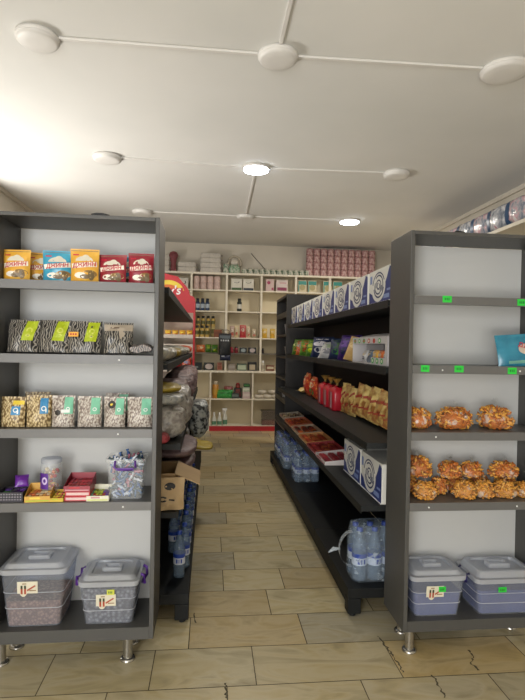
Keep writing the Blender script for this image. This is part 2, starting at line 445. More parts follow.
right_unit = unit('shelving_unit', 'grey open shelving unit with white back on the right, holding bags of puffs', zt=2.07, shelves=[(z, .04) for z in RZ],
     bot=(.118, .170), legs=[(1.007, 2.43), (1.03, 2.60), (1.66, 2.43), (1.64, 2.60)], dots=[(), (1.126, 1.526), (1.1,), (1.072, 1.526)], **RU)
for x in (1.0,):
    for z in (1.62, 1.03, .45):
        pass
# neon price tags on the right unit's shelf edges
def price_tag(x, z, w, label, rot=0):
    o = MB().box(-w/2, w/2, -.0012, 0, -.016, .016)
    s = Surf(o, lambda a, b: -.0012)
    for k in range(3): s.rect(-w*.28+k*w*.2, -w*.28+k*w*.2+w*.12, -.006, .006, 1, n=1)
    o = o.build('price_tag', [NEON, P('#14702a', .5)], loc=(x, RU['y0']-.0008, z), rot=(0, rot, 0)); tag(o, label, 'price tag', 'neon green price tags')
price_tag(1.141, 1.742, .046, 'neon green price tag on the top shelf edge, by itself near its middle-left')
price_tag(1.526, 1.736, .046, 'neon green price tag on the top shelf edge at the right end')
price_tag(1.037, 1.403, .042, 'neon green price tag on the second shelf edge, closest to the aisle', .03)
price_tag(1.209, 1.403, .046, 'neon green price tag on the second shelf edge, middle one')
price_tag(1.484, 1.397, .046, 'neon green price tag on second shelf edge below the blue snack bag')
d1 = MB(); d1.tube([(-.04, 0, .006), (-.02, .01, .014), (.01, -.004, .010), (.04, .004, .005)], .006, 8); d1.tube([(-.035, .012, .006), (.0, .02, .008), (.03, .014, .006)], .005, 8)
o = d1.build('coiled_cable', BLK, loc=(-.515, 2.42, 2.08)); tag(o, 'small dark coiled cable lying on top of the left shelving unit', 'cable')
o = dup(o, (1.23, 2.43, 2.07), .4, 'small dark coiled cable lying on top of the right shelving unit')

# ------------------------------------------------------------------ pouches
class Pouch:
    def __init__(s, w, h, d, seed=0, pillow=False, wr=1.0):
        s.w, s.h, s.d, s.seed, s.pillow, s.wr = w, h, d, seed, pillow, wr
    def g(s, v):
        if s.pillow: return max(0, math.sin(PI*min(1, max(0, (v-.03)/.94))))**.55
        if v < .25: return .7+.3*math.sin(PI/2*v/.25)
        return max(0, 1-((v-.25)/.68)**1.7) if v < .93 else 0
    def wid(s, v): return s.w/2*(1-.05*s.g(v))
    def half(s, u, v): return s.d/2*max(0, 1-abs(u)**2.4)**.6*s.g(v)
    def y(s, x, z, side=-1):
        v = min(1, max(0, z/s.h)); u = max(-1, min(1, x/s.wid(v)))
        n = noise.noise(Vector((x*28+s.seed*3.1, z*22, s.seed*1.7+side)))*.006*s.wr + noise.noise(Vector((x*70, z*60+s.seed, side*2)))*.0022*s.wr
        e = min(1, s.half(u, v)/(s.d*.12))
        return side*(s.half(u, v)+.0006) + n*e
    def make(s, mb, m=0, mb_back=None):
        nu, nv = 14, 16
        def fr(i, j):
            v = j; u = i*2-1; x = u*s.wid(v); return (x, s.y(x, v*s.h, -1), v*s.h)
        def bk(i, j):
            v = j; u = i*2-1; x = u*s.wid(v); return (x, s.y(x, v*s.h, 1), v*s.h)
        mb.grid(fr, nu, nv, m); mb.grid(bk, nu, nv, m if mb_back is None else mb_back, flip=True)
        fs = []
        vs = [fr(i/nu, 0) for i in range(nu+1)] + [bk(i/nu, 0) for i in range(nu+1)]
        for i in range(nu): fs.append((i, nu+1+i, nu+2+i, i+1))
        mb.add(vs, fs, m)
        for side in (0, 1):   # side seams
            vs = [fr(side, j/nv) for j in range(nv+1)] + [bk(side, j/nv) for j in range(nv+1)]
            mb.add(vs, [(j, j+1, nv+2+j, nv+1+j) for j in range(nv)], m)
        return Surf(mb, lambda x, z: s.y(x, z, -1))

SEED = VOR('sunflower_print', [(0.0, '#e9dcc0'), (0.28, '#d9c08a'), (0.5, '#8a6a3a')], 70, (1.6, 1, .8), .4)
CRISPW = P('#efe7d6', .4); MOUNT = P('#d9d2bf', .4)
def snack(name, base, seed, text_m, w, h, label, group, chev=None, loc=None, rot=0, back=None):
    p = Pouch(w, h, .05, seed); mb = MB(); s = p.make(mb, 0)
    # paler foot, pile of seeds, mountain of puffs over the lettering, small corner mark
    s.ell(.0, h*.63, w*.30, h*.16, 3, .0010, 20, 0, 180)
    s.ell(w*.04, h*.66, w*.16, h*.17, 3, .0012, 14, 0, 180)
    s.rrect(0, h*.51, w*.86, h*.15, 6, 4, .0016)
    s.text('ДЖИНН', h*.19, 0, h*.51, 2, .0034, .15, 6, .90)
    s.ell(w*.2, h*.24, w*.24, h*.12, 1, .0011, 14); s.ell(-w*.12, h*.2, w*.2, h*.09, 4, .0012, 12); s.ell(w*.25, h*.2, w*.1, h*.15, 5, .0014, 12)
    s.ell(w*.05, h*.16, w*.18, h*.07, 5, .0013, 12)
    s.rect(-w*.40, -w*.2, h*.80, h*.84, 2, .001, 2); s.rect(-w*.47, w*.47, h*.935, h*.95, 5, .001, 3)
    o = mb.build(name, [base, SEED, text_m, MOUNT, CRISPW, back or P('#6d5a3a', .4)], loc=loc, rot=(0, 0, rot))
    tag(o, label, 'snack bag', group); return o
G1 = 'printed snack bags on the left unit top shelf'
Z1 = LZ[0]+.0005
YELF = NOI('yellow_foil', [(0.3, '#d89c34'), (0.7, '#e3b24a')], 20, rough=.28)
BLUF = NOI('blue_foil', [(0.3, '#2e8cad'), (0.7, '#4aa9c4')], 20, rough=.28)
REDF = NOI('wine_foil', [(0.3, '#84202e'), (0.7, '#9c2c38')], 20, rough=.28)
WTX = P('#f2ecea', .4); RTX = P('#c01f38', .4)
snack('snack_bag', YELF, 1, RTX, .126, .142, 'yellow bag of seeds at the left end of the top shelf', G1, loc=(-.893, 2.455, Z1), rot=-.06)
snack('snack_bag', YELF, 2, RTX, .118, .143, 'yellow seed bag turned sideways behind the leftmost one', G1, loc=(-.815, 2.53, Z1), rot=.5)
snack('snack_bag', BLUF, 3, RTX, .136, .147, 'light blue snack bag on the left unit top shelf', G1, loc=(-.716, 2.475, Z1), rot=.05)
snack('snack_bag', YELF, 4, RTX, .130, .155, 'brighter yellow snack bag between the blue and the wine red ones', G1, loc=(-.588, 2.45, Z1), rot=.04)
snack('snack_bag', REDF, 5, RTX, .132, .134, 'wine red snack bag, left of the two', G1, loc=(-.462, 2.46, Z1), rot=-.16)
snack('snack_bag', BLUF, 6, RTX, .125, .142, 'blue snack bag peeping out between the two wine red ones', G1, loc=(-.405, 2.545, Z1), rot=.1)
snack('snack_bag', REDF, 7, RTX, .118, .146, 'wine red snack bag at the right end of the top shelf', G1, loc=(-.332, 2.46, Z1), rot=.03)
snack('snack_bag', YELF, 8, RTX, .125, .150, 'orange edged yellow bag behind the left yellow bag', G1, loc=(-.885, 2.575, Z1), rot=.02)

# black and white striped seed bags, second shelf
ZEB = WAVE('zebra_print', [(0.52, '#171615'), (0.64, '#8f897f')], 30, 9, 1.3, .38)
ZEB2 = WAVE('zebra_print_brown', [(0.5, '#1c1817'), (0.62, '#8a7c72')], 30, 9, 1.3, .38)
G2 = 'striped sunflower seed bags'
def zebra(seed, w, h, label, loc, rot, d=.055, kind=0):
    p = Pouch(w, h, d, seed, wr=1.6); mb = MB(); s = p.make(mb, 0)
    if kind == 0:
        s.rect(w*.0, w*.34, h*.34, h*.96, 1, .0012, 6, sh=w*.10)
        s.ell(w*.22, h*.66, w*.09, h*.09, 2, .0016, 14, inner=.55); s.ell(w*.20, h*.5, w*.07, h*.05, 2, .0016, 12, inner=.5)
    elif kind == 1:
        s.rect(-w*.48, w*.48, h*.72, h*.93, 3, .0012, 8); s.poly([(w*.05, h*.45), (w*.36, h*.5), (w*.45, h*.73), (0, h*.73)], 3, .0013)
        s.rect(-w*.28, w*.02, h*.80, h*.85, 4, .0018, 3)
    o = mb.build('seed_bag', [ZEB if kind != 2 else ZEB2, LIME, P('#c9cf5a', .4), P('#a39684', .5), P('#5c4a38', .5)], loc=loc, rot=(R(-9), 0, rot))
    tag(o, label, 'seed bag', G2); return o
Z2 = LZ[1]+.0055
zebra(11, .15, .152, 'zebra striped seed bag with lime band at the left end of the shelf', (-.862, 2.45, Z2), -.12)
zebra(12, .15, .154, 'zebra striped seed bag with lime band, second from the left end', (-.725, 2.45, Z2), -.1)
zb = zebra(13, .155, .152, 'zebra striped seed bag with lime band and an orange price sticker', (-.585, 2.45, Z2), .08)
st = MB().box(-.022, .022, -.0015, 0, -.011, .011); q_ = Surf(st, lambda a, b: -.0015); [q_.rect(-.015+.011*k, -.008+.011*k, -.004, .004, 1, .0006, 1) for k in range(3)]
st.build('price_sticker', [P('#e0a02c', .5), P('#b02a1c', .5)], zb, loc=(-.045, -.034, .083), rot=(0, 0, -.1))
zebra(14, .135, .148, 'striped seed bag with a beige top, right of the lime banded ones', (-.43, 2.45, Z2), .1, kind=1)
p = Pouch(.108, .13, .045, 15, wr=1.6); mb = MB(); p.make(mb, 0)
o = mb.build('seed_bag', [ZEB2], loc=(-.323, 2.42, Z2+.026), rot=(R(-84), 0, 0)); tag(o, 'striped seed bag lying flat at the right end of the shelf', 'seed bag', G2)
o = MB(); Pouch(.15, .14, .05, 16, wr=1.6).make(o, 0); o = o.build('seed_bag', [ZEB], loc=(-.80, 2.56, Z2), rot=(R(-6), 0, 0)); tag(o, 'striped seed bag standing behind the two leftmost ones', 'seed bag', G2)

# nut bags, third shelf
NUTB = VOR('nut_print_beige', [(0.05, '#dfd0aa'), (0.4, '#c4ae80'), (0.68, '#6e5836')], 75, (1.7, 1, 1), .4)
NUTW = VOR('nut_print_pale', [(0.05, '#d5d0c6'), (0.45, '#b8aea2'), (0.72, '#786a62')], 85, (1.7, 1, 1), .4)
BLAB = P('#3b87b8', .4); DOT = P('#2a2520', .4)
G3 = 'see-through nut bags on the left unit'
def nut(seed, w, h, kind, label, loc, rot):
    p = Pouch(w, h, .05, seed, wr=.8); mb = MB(); s = p.make(mb, 0)
    if kind == 'b':
        s.rect(w*.05, w*.36, h*.42, h*.90, 1, .0012, 5); s.ell(w*.2, h*.58, w*.10, h*.08, 2, .0018, 16, inner=.6); s.rect(w*.26, w*.31, h*.46, h*.58, 2, .0018, 2)
    elif kind == 'by':
        s.rect(w*.0, w*.34, h*.40, h*.68, 1, .0012, 5); s.ell(w*.17, h*.56, w*.10, h*.08, 2, .0018, 16, inner=.6); s.rect(w*.23, w*.28, h*.44, h*.56, 2, .0018, 2)
        s.rect(w*.02, w*.46, h*.74, h*.87, 4, .0014, 4)
    else:
        s.rect(w*.06, w*.42, h*.42, h*.95, 3, .0012, 5); s.ell(w*.22, h*.58, w*.08, h*.06, 2, .0018, 14, inner=.6)
        if kind == 'wd': s.ell(-w*.12, h*.74, w*.17, h*.13, 5, .0020, 16); s.ell(-w*.12, h*.74, w*.08, h*.04, 4, .0024, 10)
        if kind == 'wl': s.ell(-w*.2, h*.46, w*.13, h*.09, 5, .0020, 16); s.rect(-w*.06, w*.3, h*.46, h*.56, 2, .0019, 3)
    o = mb.build('nut_bag', [NUTB if kind[0] == 'b' else NUTW, BLAB, P('#e4e8e6', .4), MINT, YEL2, DOT], loc=loc, rot=(R(-3), 0, rot))
    tag(o, label, 'nut bag', G3)
Z3 = LZ[2]+.002
nut(21, .115, .138, 'by', 'beige nut bag with blue and yellow labels at left end', (-.90, 2.45, Z3), -.08)
nut(22, .112, .146, 'b', 'beige nut bag with a blue band, second from left', (-.783, 2.45, Z3), .12)
nut(23, .104, .145, 'wl', 'pale nut bag with mint band and low dark oval mark', (-.675, 2.45, Z3), .03)
nut(24, .112, .143, 'w', 'pale nut bag with mint band, in the middle without a dark mark', (-.556, 2.45, Z3), .03)
nut(25, .102, .141, 'wd', 'pale nut bag with a round dark stamp high on its front', (-.442, 2.45, Z3), -.05)
nut(26, .120, .141, 'w', 'pale nut bag with mint band at the right end', (-.325, 2.45, Z3), .03)
nut(27, .118, .150, 'b', 'nut bag standing behind the two blue labelled ones', (-.83, 2.57, Z3), .03)
nut(28, .118, .148, 'w', 'nut bag standing behind the bag with the dark stamp', (-.45, 2.57, Z3), .03)

# fourth shelf: jar, trays, bin of sweets
Z4 = LZ[3]+.0005
FILM = CLEAR('clear_film', '#e8ecee', .22, .12)
BINP = CLEAR('frosted_plastic', '#c6cad2', .22, .3, tint='#dfe3ec')
BINL = CLEAR('frosted_lid_plastic', '#e2e4e6', .42, .28, tint='#dfe3ec')
def jar():
    t = thing('plastic_jar', 'clear round plastic jar with purple label and lollipops', 'jar', (-.748, 2.53, Z4), .1)
    MB().lathe([(.046, 0), (.049, .004), (.049, .14), (.044, .155)], 24).build('jar_body', FILM, t)
    MB().lathe([(.047, .153), (.047, .172), (.043, .175), (0, .175)], 24).build('lid', BINL, t)
    lb = MB(); lb.grid(lambda u, v: (.0497*math.sin(-1.2+u*1.1), -.0497*math.cos(-1.2+u*1.1), .035+v*.075), 8, 2)
    s = Surf(lb, lambda x, z: -math.sqrt(max(0, .0505**2-x*x))); s.ell(-.022, .075, .013, .018, 1, .0004, 16, inner=.5)
    lb.build('jar_label', [PURPLE, P('#d8c8ea', .4)], t)
    c = MB()
    for k in range(24):
        a = random.uniform(0, 2*PI); rr = random.uniform(.01, .032); z = random.uniform(.012, .125)
        q = Vector((rr*math.cos(a), rr*math.sin(a), z))
        c.lathe([(0, z-.01), (.008, z-.006), (.010, z), (.008, z+.006), (0, z+.01)], 8, k % 3, (q.x, q.y))
    c.build('candies', [RED, CREAM, ORANGE], t)['kind'] = 'stuff'
jar()
def tray(label, loc, w, d, h, mo, fill, rot=0, back=0.0, name='snack_tray'):
    t = thing(name, label, 'tray', loc, rot, 'small open boxes on the fourth shelf')
    b = MB(); q = .002
    b.box(-w/2, w/2, -d/2, d/2, 0, q); b.box(-w/2, w/2, -d/2, -d/2+q, q, h*.55); b.box(-w/2, w/2, d/2-q, d/2, q, h+back)
    for s in (-1, 1):
        x0, x1 = sorted((s*w/2, s*(w/2-q)))
        b.add([(x0, -d/2+q, q), (x1, -d/2+q, q), (x1, d/2-q, q), (x0, d/2-q, q), (x0, -d/2+q, h*.55), (x1, -d/2+q, h*.55), (x1, d/2-q, h+back), (x0, d/2-q, h+back)],
              [(0,3,2,1),(4,5,6,7),(0,1,5,4),(1,2,6,5),(2,3,7,6),(3,0,4,7)])
    s = Surf(b, lambda x, z: -d/2); s.rect(-w*.45, w*.45, h*.08, h*.2, 1, .0006, 1); s.rect(-w*.3, w*.1, h*.3, h*.46, 2, .0006, 1)
    b.build('tray_body', mo, t)
    c = MB(); n = 6
    for i in range(n):
        for j in range(3):
            x = -w/2+.008+(w-.016)*(i+.5)/n; y = -d/2+.01+(d-.02)*(j+.5)/3; ww = (w-.016)/n*.44
            c.box(x-ww, x+ww, y-.02, y+.02, q+.001, h*(.42+.08*random.random())+j*.004, random.randrange(len(fill)))
    c.build('sweets', fill, t)['kind'] = 'stuff'
    return t
tray('small yellow open box tray in front of the jar', (-.775, 2.455, Z4), .11, .11, .05, [P('#c99a3e', .5), LIME, YEL2], [YEL, ORANGE, CREAM], .08, .012)
tray('flat yellow packet tray right of the yellow open box', (-.688, 2.455, Z4), .062, .10, .030, [P('#c2a52e', .5), YEL2, LIME], [YEL2, YEL, RED])
tray('wine red open box stacked on the striped red packets', (-.598, 2.47, Z4+.046), .118, .13, .045, [CRIM, PINK, RED], [RED, CRIM, P('#a03a30', .5)], 0, .012)
for k in range(2):
    b = MB().box(-.056, .056, -.06, .06, 0, .022); Surf(b, lambda x, z: -.06).rect(-.05, .05, .005, .017, 1, .0006, 1)
    o = b.build('candy_box', [RED, P('#d8b8b4', .5)], loc=(-.598+.002*k, 2.47, Z4+.0003+.0226*k), bevel=.001)
    tag(o, 'flat red and white candy box, %s under the wine red open box' % ('lowest' if k == 0 else 'directly'), 'box', 'candy boxes under the red tray')
tray('white tray of colourful stick packets beside the clear bin', (-.505, 2.455, Z4), .10, .10, .045, [P('#d9d6c0', .5), P('#c8d06a', .5), PINK], [WHITE, MINT, RED, LIME, PURPLE], 0, .008)
def netbox():
    t = thing('snack_tray', 'dark dotted tray with a purple wrapper at left end of fourth shelf', 'tray', (-.893, 2.455, Z4), 0, 'small open boxes on the fourth shelf')
    b = MB(); b.box(-.057, .057, -.05, .05, 0, .004)
    for a in (-.05, .047): b.box(-.057, .057, a, a+.003, .004, .045)
    for a in (-.057, .054): b.box(a, a+.003, -.047, .047, .004, .045)
    s = Surf(b, lambda x, z: -.05)
    for i in range(9):
        for j in range(3): s.ell(-.048+i*.012, .012+j*.012, .003, .003, 1, .0006, 8)
    b.build('tray_body', [P('#26222a', .5), P('#9a949c', .5)], t)
    c = MB()
    for k in range(12):
        x, y = random.uniform(-.04, .04), random.uniform(-.035, .035); c.box(x-.012, x+.012, y-.012, y+.012, .005, random.uniform(.03, .05), k % 3)
    c.build('sweets', [P('#30283a', .4), GREEN, PURPLE], t)['kind'] = 'stuff'
netbox()
mb = MB(); Pouch(.06, .06, .03, 31, True).make(mb, 0); o = mb.build('candy_wrapper', [P('#6a2f96', .3)], loc=(-.865, 2.475, Z4+.052), rot=(R(-40), 0, .3)); tag(o, 'shiny purple sweet wrapper lying on the dark dotted tray', 'wrapper')

STICK_Y = P('#c9cc48', .5)
def bin_label(mb, s, cx, cz, w, h):
    s.rect(cx-w/2, cx+w/2, cz-h/2, cz+h/2, 0, .001, 1)
    s.ell(cx-w*.2, cz-h*.28, w*.2, h*.5, 0, .0012, 14)
    for k in range(2):
        x = cx-w*.28+k*w*.17; s.rect(x-w*.05, x+w*.05, cz-h*.55, cz+h*.08, 2, .0018, 1); s.rect(x-w*.05, x+w*.05, cz-h*.1, cz+h*.18, 1, .0020, 1)
    s.poly([(cx+w*.0, cz-h*.32), (cx+w*.42, cz+h*.12), (cx+w*.36, cz+h*.2), (cx-w*.02, cz-h*.18)], 2, .0018)
    s.rect(cx+w*.1, cx+w*.42, cz-h*.3, cz-h*.22, 3, .0018, 1); s.rect(cx-w*.25, cx-w*.05, cz+h*.28, cz+h*.36, 3, .0018, 1)
def storage_bin(label, loc, w, d, h, fill, fillm, tagc=None, clasp=None, lh=.045, name='storage_bin', labelpos=None, rot=0, taper=.84):
    t = thing(name, label, 'storage bin', loc, rot, 'clear storage bins on the bottom shelves')
    rings = []
    N = [0, .004, .33, .335, .62, .625, .985, 1.0]
    for i, q in enumerate(N):
        k = taper+(1-taper)*q; step = (0, 0, 0, .002, .002, .004, .004, .004)[i]
        kk = k if i else k-.02
        rings.append(rring(w*kk+step, d*kk+step, .025, q*h))
    b = MB().loft(rings, 0, False, True, False)
    b.build('bin_body', BINP, t)
    rd = MB()
    for q in (.335, .62):
        k = taper+(1-taper)*q; rd.loft([rring(w*k+.002, d*k+.002, .025, q*h-.0015), rring(w*k+.006, d*k+.006, .025, q*h), rring(w*k+.002, d*k+.002, .025, q*h+.0015)], 0, False, False, False)
    rd.build('ridge', CLEAR('ridge_plastic', '#e2e4ea', .7, .3), t)
    rim = MB().loft([rring(w+.012, d+.012, .028, h-.014), rring(w+.016, d+.016, .028, h-.012), rring(w+.016, d+.016, .028, h), rring(w-.002, d-.002, .026, h), ], 0, False, False, False)
    rim.build('rim', BINL, t)
    lid = MB().loft([rring(w+.02, d+.02, .03, h+.001), rring(w+.02, d+.02, .03, h+.010), rring(w-.01, d-.01, .03, h+.012), rring(w-.04, d-.03, .03, h+lh*.75),
                     rring(w-.05, d-.04, .03, h+lh*.8), rring(w-.085, d-.07, .025, h+lh*.8), rring(w-.09, d-.075, .025, h+lh*.55), rring(w-.12, d-.1, .02, h+lh*.55)], 0, False, False, True)
    lo = lid.build('lid', BINL, t)
    hd = MB().loft([rring(w*.36, d*.28, .012, h+lh*.56), rring(w*.36, d*.28, .012, h+lh*.95), rring(w*.32, d*.24, .01, h+lh), rring(w*.26, d*.16, .01, h+lh), rring(w*.25, d*.15, .01, h+lh*.6)], 0, False, False, True)
    hd.build('handle', BINL, lo)
    if clasp:
        for s in (-1, 1):
            c = MB(); x = s*(w/2+.015)
            c.tube([(x-s*.006, -d*.22, h+.012), (x+s*.010, -d*.2, h+.006), (x+s*.012, -d*.2, h-.03), (x-s*.001, -d*.06, h-.042), (x-s*.001, d*.06, h-.042), (x+s*.012, d*.2, h-.03), (x+s*.010, d*.2, h+.006), (x-s*.006, d*.22, h+.012)], .0075, 8)
            c.build('clasp', clasp, t)
    if fill:
        k = lambda q: taper+(1-taper)*q-.035
        c = MB().loft([rring(w*k(0), d*k(0), .02, .005), rring(w*k(fill), d*k(fill), .02, h*fill)], 0, False)
        c.build('contents', fillm, t)['kind'] = 'stuff'
    if labelpos:
        lb = MB(); cz = labelpos[1]*h; yy = -(d/2)*(taper+(1-taper)*(cz/h))-.004
        s = Surf(lb, lambda x, z: yy-(z-cz)*(d/2*(1-taper)/h)); bin_label(lb, s, labelpos[0], cz, .090, .056)
        lb.build('paper_label', [P('#d9d2bc', .6), P('#2c3a1c', .5), P('#a8482c', .5), P('#8a6a3c', .5)], t)
    if tagc:
        tx, tz, tw, th, tm = tagc; yy = -(d/2)*(taper+(1-taper)*(tz))-.007
        tg = MB().box(tx-tw/2, tx+tw/2, yy-.0015, yy, tz*h-th/2, tz*h+th/2)
        s = Surf(tg, lambda x, z: yy-.0015)
        for k in range(3): s.rect(tx-tw*.3+k*tw*.2, tx-tw*.18+k*tw*.2, tz*h-.005, tz*h+.005, 1, .0006, 1)
        tg.build('price_sticker', [tm, P('#2a6a20', .5)], t)
    return t
GRAIN1 = VOR('buckwheat_fill', [(0.1, '#b88f7c'), (0.6, '#7c5848')], 75, rough=.8)
GRAIN2 = VOR('seed_fill', [(0.1, '#a7a4a4'), (0.4, '#7c7a7c'), (.7, '#4a484c')], 60, (1, 1, 1), .7)
BLUEFILL = NOI('blue_sachets', [(0.3, '#4c5688'), (0.7, '#5c6798')], 3, rough=.6)
storage_bin('larger clear lidded bin of pinkish grain, bottom shelf of left unit', (-.79, 2.53, .1865), .285, .235, .262, .46, GRAIN1, labelpos=(-.022, .72), lh=.038)
storage_bin('clear bin with purple clasps and yellow sticker, filled with grey seeds', (-.452, 2.525, .1865), .262, .225, .197, .86, GRAIN2, (.012, .80, .034, .024, STICK_Y), PURPLE, labelpos=(-.01, .60), lh=.038)
storage_bin('clear bin half full of blue powder beside the aisle, right unit bottom shelf', (1.145, 2.515, .1705), .272, .22, .197, .60, BLUEFILL, (.015, .72, .036, .026, NEON), None, labelpos=(-.02, .66), lh=.038)
storage_bin('wide clear bin of blue contents with dark purple clasps at right edge', (1.508, 2.515, .1705), .33, .22, .175, .70, BLUEFILL, (-.035, .75, .042, .026, NEON), P('#2d2560', .4), lh=.05, taper=.88)
# clear tub of sweets
def tub():
    t = thing('sweets_tub', 'square clear tub of wrapped sweets with purple handle on fourth shelf', 'tub', (-.385, 2.50, Z4), .0)
    w, d, h = .175, .15, .185
    MB().loft([rring(w*.86, d*.86, .02, 0), rring(w*.87, d*.87, .02, .004), rring(w, d, .022, h)], 0, False, True, False).build('tub_body', FILM, t)
    MB().loft([rring(w+.008, d+.008, .022, h-.012), rring(w+.012, d+.012, .022, h-.01), rring(w+.012, d+.012, .022, h+.004), rring(w, d, .02, h+.006)], 0, False, False, False).build('rim', FILM, t)
    hm = MB(); yy = -d/2-.010
    hm.tube([(-.045, yy+.004, h-.002), (-.048, yy-.004, h-.03), (-.03, yy-.006, h-.042), (.03, yy-.006, h-.042), (.048, yy-.004, h-.03), (.045, yy+.004, h-.002)], .005, 8)
    hm.box(-.04, .04, yy-.006, yy-.002, h-.045, h-.033); hm.build('handle', PURPLE, t)
    c = MB(); pm = [P('#b8c4d6', .25), P('#4a6ea8', .25), P('#a8687a', .25), P('#2f5a86', .25), P('#c9ced8', .2), P('#304a52', .3)]
    for k in range(150):
        z = random.uniform(.012, h+.008); q = .86+.14*z/h; x = random.uniform(-1, 1)*(w/2*q-.018); y = -d/2*q+.018 + (random.random()**2)*(d*q-.036)
        s = random.uniform(.011, .016); a = random.uniform(0, PI)
        ca, sa = math.cos(a), math.sin(a)
        pts = [(x+ca*dx*s, y+random.uniform(-.004, .004), z+sa*dx*s) for dx in (-1.3, -.7, 0, .7, 1.3)]
        c.tube(pts, [s*.55, s*.25, s*.6, s*.25, s*.55], 6, k % 6)
    c.build('wrapped_sweets', pm, t)['kind'] = 'stuff'
tub()

# ------------------------------------------------------------------ right unit: blue bag and bags of puffs
p = Pouch(.30, .165, .06, 41, wr=1.5); mb = MB(); s = p.make(mb, 0)
s.ell(.02, .085, .06, .03, 1, .0014, 18); s.text('ДЖИНН', .034, .03, .09, 2, .0032, .15, -20); s.rect(-.1, .12, .015, .03, 3, .001, 5)
o = mb.build('snack_bag', [NOI('teal_foil', [(0.3, '#256c86'), (0.7, '#3a8ba3')], 14, rough=.25), P('#c8b8a8', .4), RTX, P('#6aa090', .4)], loc=(1.59, 2.45, RZ[1]+.001), rot=(R(-6), R(-4), .1))
tag(o, 'large teal blue snack bag on the right unit second shelf', 'snack bag')
PUFFM = [P('#cf842c', .6), P('#d99c3e', .6), P('#b8661c', .6)]
PUFFY = [P('#d9a34a', .6), P('#cc8f34', .6), P('#c78632', .6)]
def puff_bag(w, d, h, seed, mats, rp, n, curl):
    rnd = random.Random(seed)
    t = thing('puff_bag', '', 'bag of puffs')
    def srf(u, v, k=1.0):
        a = 2*PI*u; b = PI*v
        x = w/2*k*math.sin(b)**.8*math.cos(a); y = d/2*k*math.sin(b)**.8*math.sin(a); z = h*.5 - h*.5*k*math.copysign(abs(math.cos(b))**.8, math.cos(b))
        z = max(z, .001+.004*(1-k)); q_ = 1.10-.34*max(0, z/h); x *= q_; y *= q_; n_ = noise.noise(Vector((x*30+seed, y*30, z*30)))*.006
        return (x+n_, y+n_, z if z < .003 else z+n_*.6)
    b = MB(); b.grid(lambda u, v: srf(u, v), 24, 14, 0, True, True)
    # knotted tail of the bag
    pts = [(0, 0, h*.97), (.003, 0, h+.006), (-.004, .004, h+.018), (.006, 0, h+.028)]
    b.tube(pts, [.014, .004, .010, .018], 8, 0)
    b.build('plastic_film', CLEAR('wrinkled_film', '#f6efe4', .035, .12, .5, 22), t)
    c = MB()
    for k in range(n):
        u, v = rnd.random(), .08+.84*rnd.random()
        kk = .88 if k % 3 else .72
        q = Vector(srf(u, v, kk)); q.z = max(q.z, rp*1.3)
        e = Euler((rnd.uniform(0, 6), rnd.uniform(0, 6), rnd.uniform(0, 6))).to_matrix(); pts = []
        L = curl
        for j in range(5):
            a = -1.3+2.6*j/4; pts.append(q + e @ Vector((L*math.cos(a)-L*.6, L*math.sin(a), 0)))
        for p_ in pts: p_.z = max(p_.z, rp)
        c.tube(pts, [rp*.6, rp, rp*1.1, rp, rp*.6], 6, k % 3)
    c.lathe([(0, .004), (w*.30, .01), (w*.36, h*.45), (w*.2, h*.8), (0, h*.86)], 12, 2)
    for i, v_ in enumerate(c.v): pass
    c.build('corn_puffs', mats, t)['kind'] = 'stuff'
    return t
PA = Once(puff_bag(.20, .17, .108, 1, PUFFM, .0045, 170, .017))
zz = RZ[2]+.0005
GP = 'bags of puffs on the third shelf of the right unit'
PA.put((1.395+.068-.215, 2.50, zz), .3, 'tied clear bag of orange puffs in the middle of the third shelf', GP, (1.12, 1, 1))
PA.put((1.474, 2.50, zz), 1.9, 'tied clear bag of orange puffs at right of the third shelf', GP, (1.02, 1.04, 1.08))
PA.put((1.062, 2.51, zz), 3.1, 'smaller tied bag of orange puffs at left end of third shelf', GP, (.76, .8, .98))
PB = Once(puff_bag(.125, .125, .084, 5, PUFFY, .0055, 90, .013))
PC = Once(puff_bag(.14, .13, .09, 9, PUFFM, .0055, 100, .013))
GQ = 'bags of puffs piled on the fourth shelf of the right unit'; z4 = RZ[3]+.0005
PB.put((1.082, 2.455, z4), .2, 'yellow puff bag at front left of the fourth shelf', GQ)
PB.put((1.287, 2.455, z4), 1.4, 'yellow puff bag in the front row, second from left', GQ)
PB.put((1.396, 2.457, z4), 2.6, 'yellow puff bag in front row under the middle peak of the pile', GQ, (.92, 1, 1))
PB.put((1.505, 2.455, z4), 3.9, 'yellow puff bag in the front row, third from left', GQ)
PB.put((1.625, 2.455, z4), 5.0, 'yellow puff bag in the front row at the right end', GQ, (1, 1, .9))
PC.put((1.19, 2.53, z4), .4, 'orange puff bag low in the gap between the front left bags', GQ, (.8, .8, .95))
PC.put((1.055, 2.585, z4), 1.2, 'orange puff bag low against the left panel of fourth shelf', GQ, (.9, .95, .95))
PC.put((1.078, 2.545, z4+.088), 2.2, 'dark orange puff bag topping the left end of the pile', GQ, (1.15, 1.05, 1.2))
PC.put((1.31, 2.585, z4), 3.3, 'orange puff bag at the back, second stack from the left', GQ, (.9, .9, .9))
PC.put((1.245, 2.53, z4+.084), 4.3, 'puff bag on top of the pile, second stack from the left', GQ, (1.02, 1, .95))
PC.put((1.44, 2.585, z4), 3.0, 'orange puff bag at the back under the middle stack', GQ, (.9, .9, .9))
PC.put((1.365, 2.53, z4+.086), 5.1, 'puff bag on top of the pile in the middle stack', GQ, (.85, 1, .9))
PC.put((1.59, 2.585, z4), 2.0, 'orange puff bag at the back right of the fourth shelf', GQ, (.95, .9, .9))
PC.put((1.535, 2.52, z4+.084), 6.0, 'puff bag on top of the pile at its right end', GQ, (1.15, 1, .95))

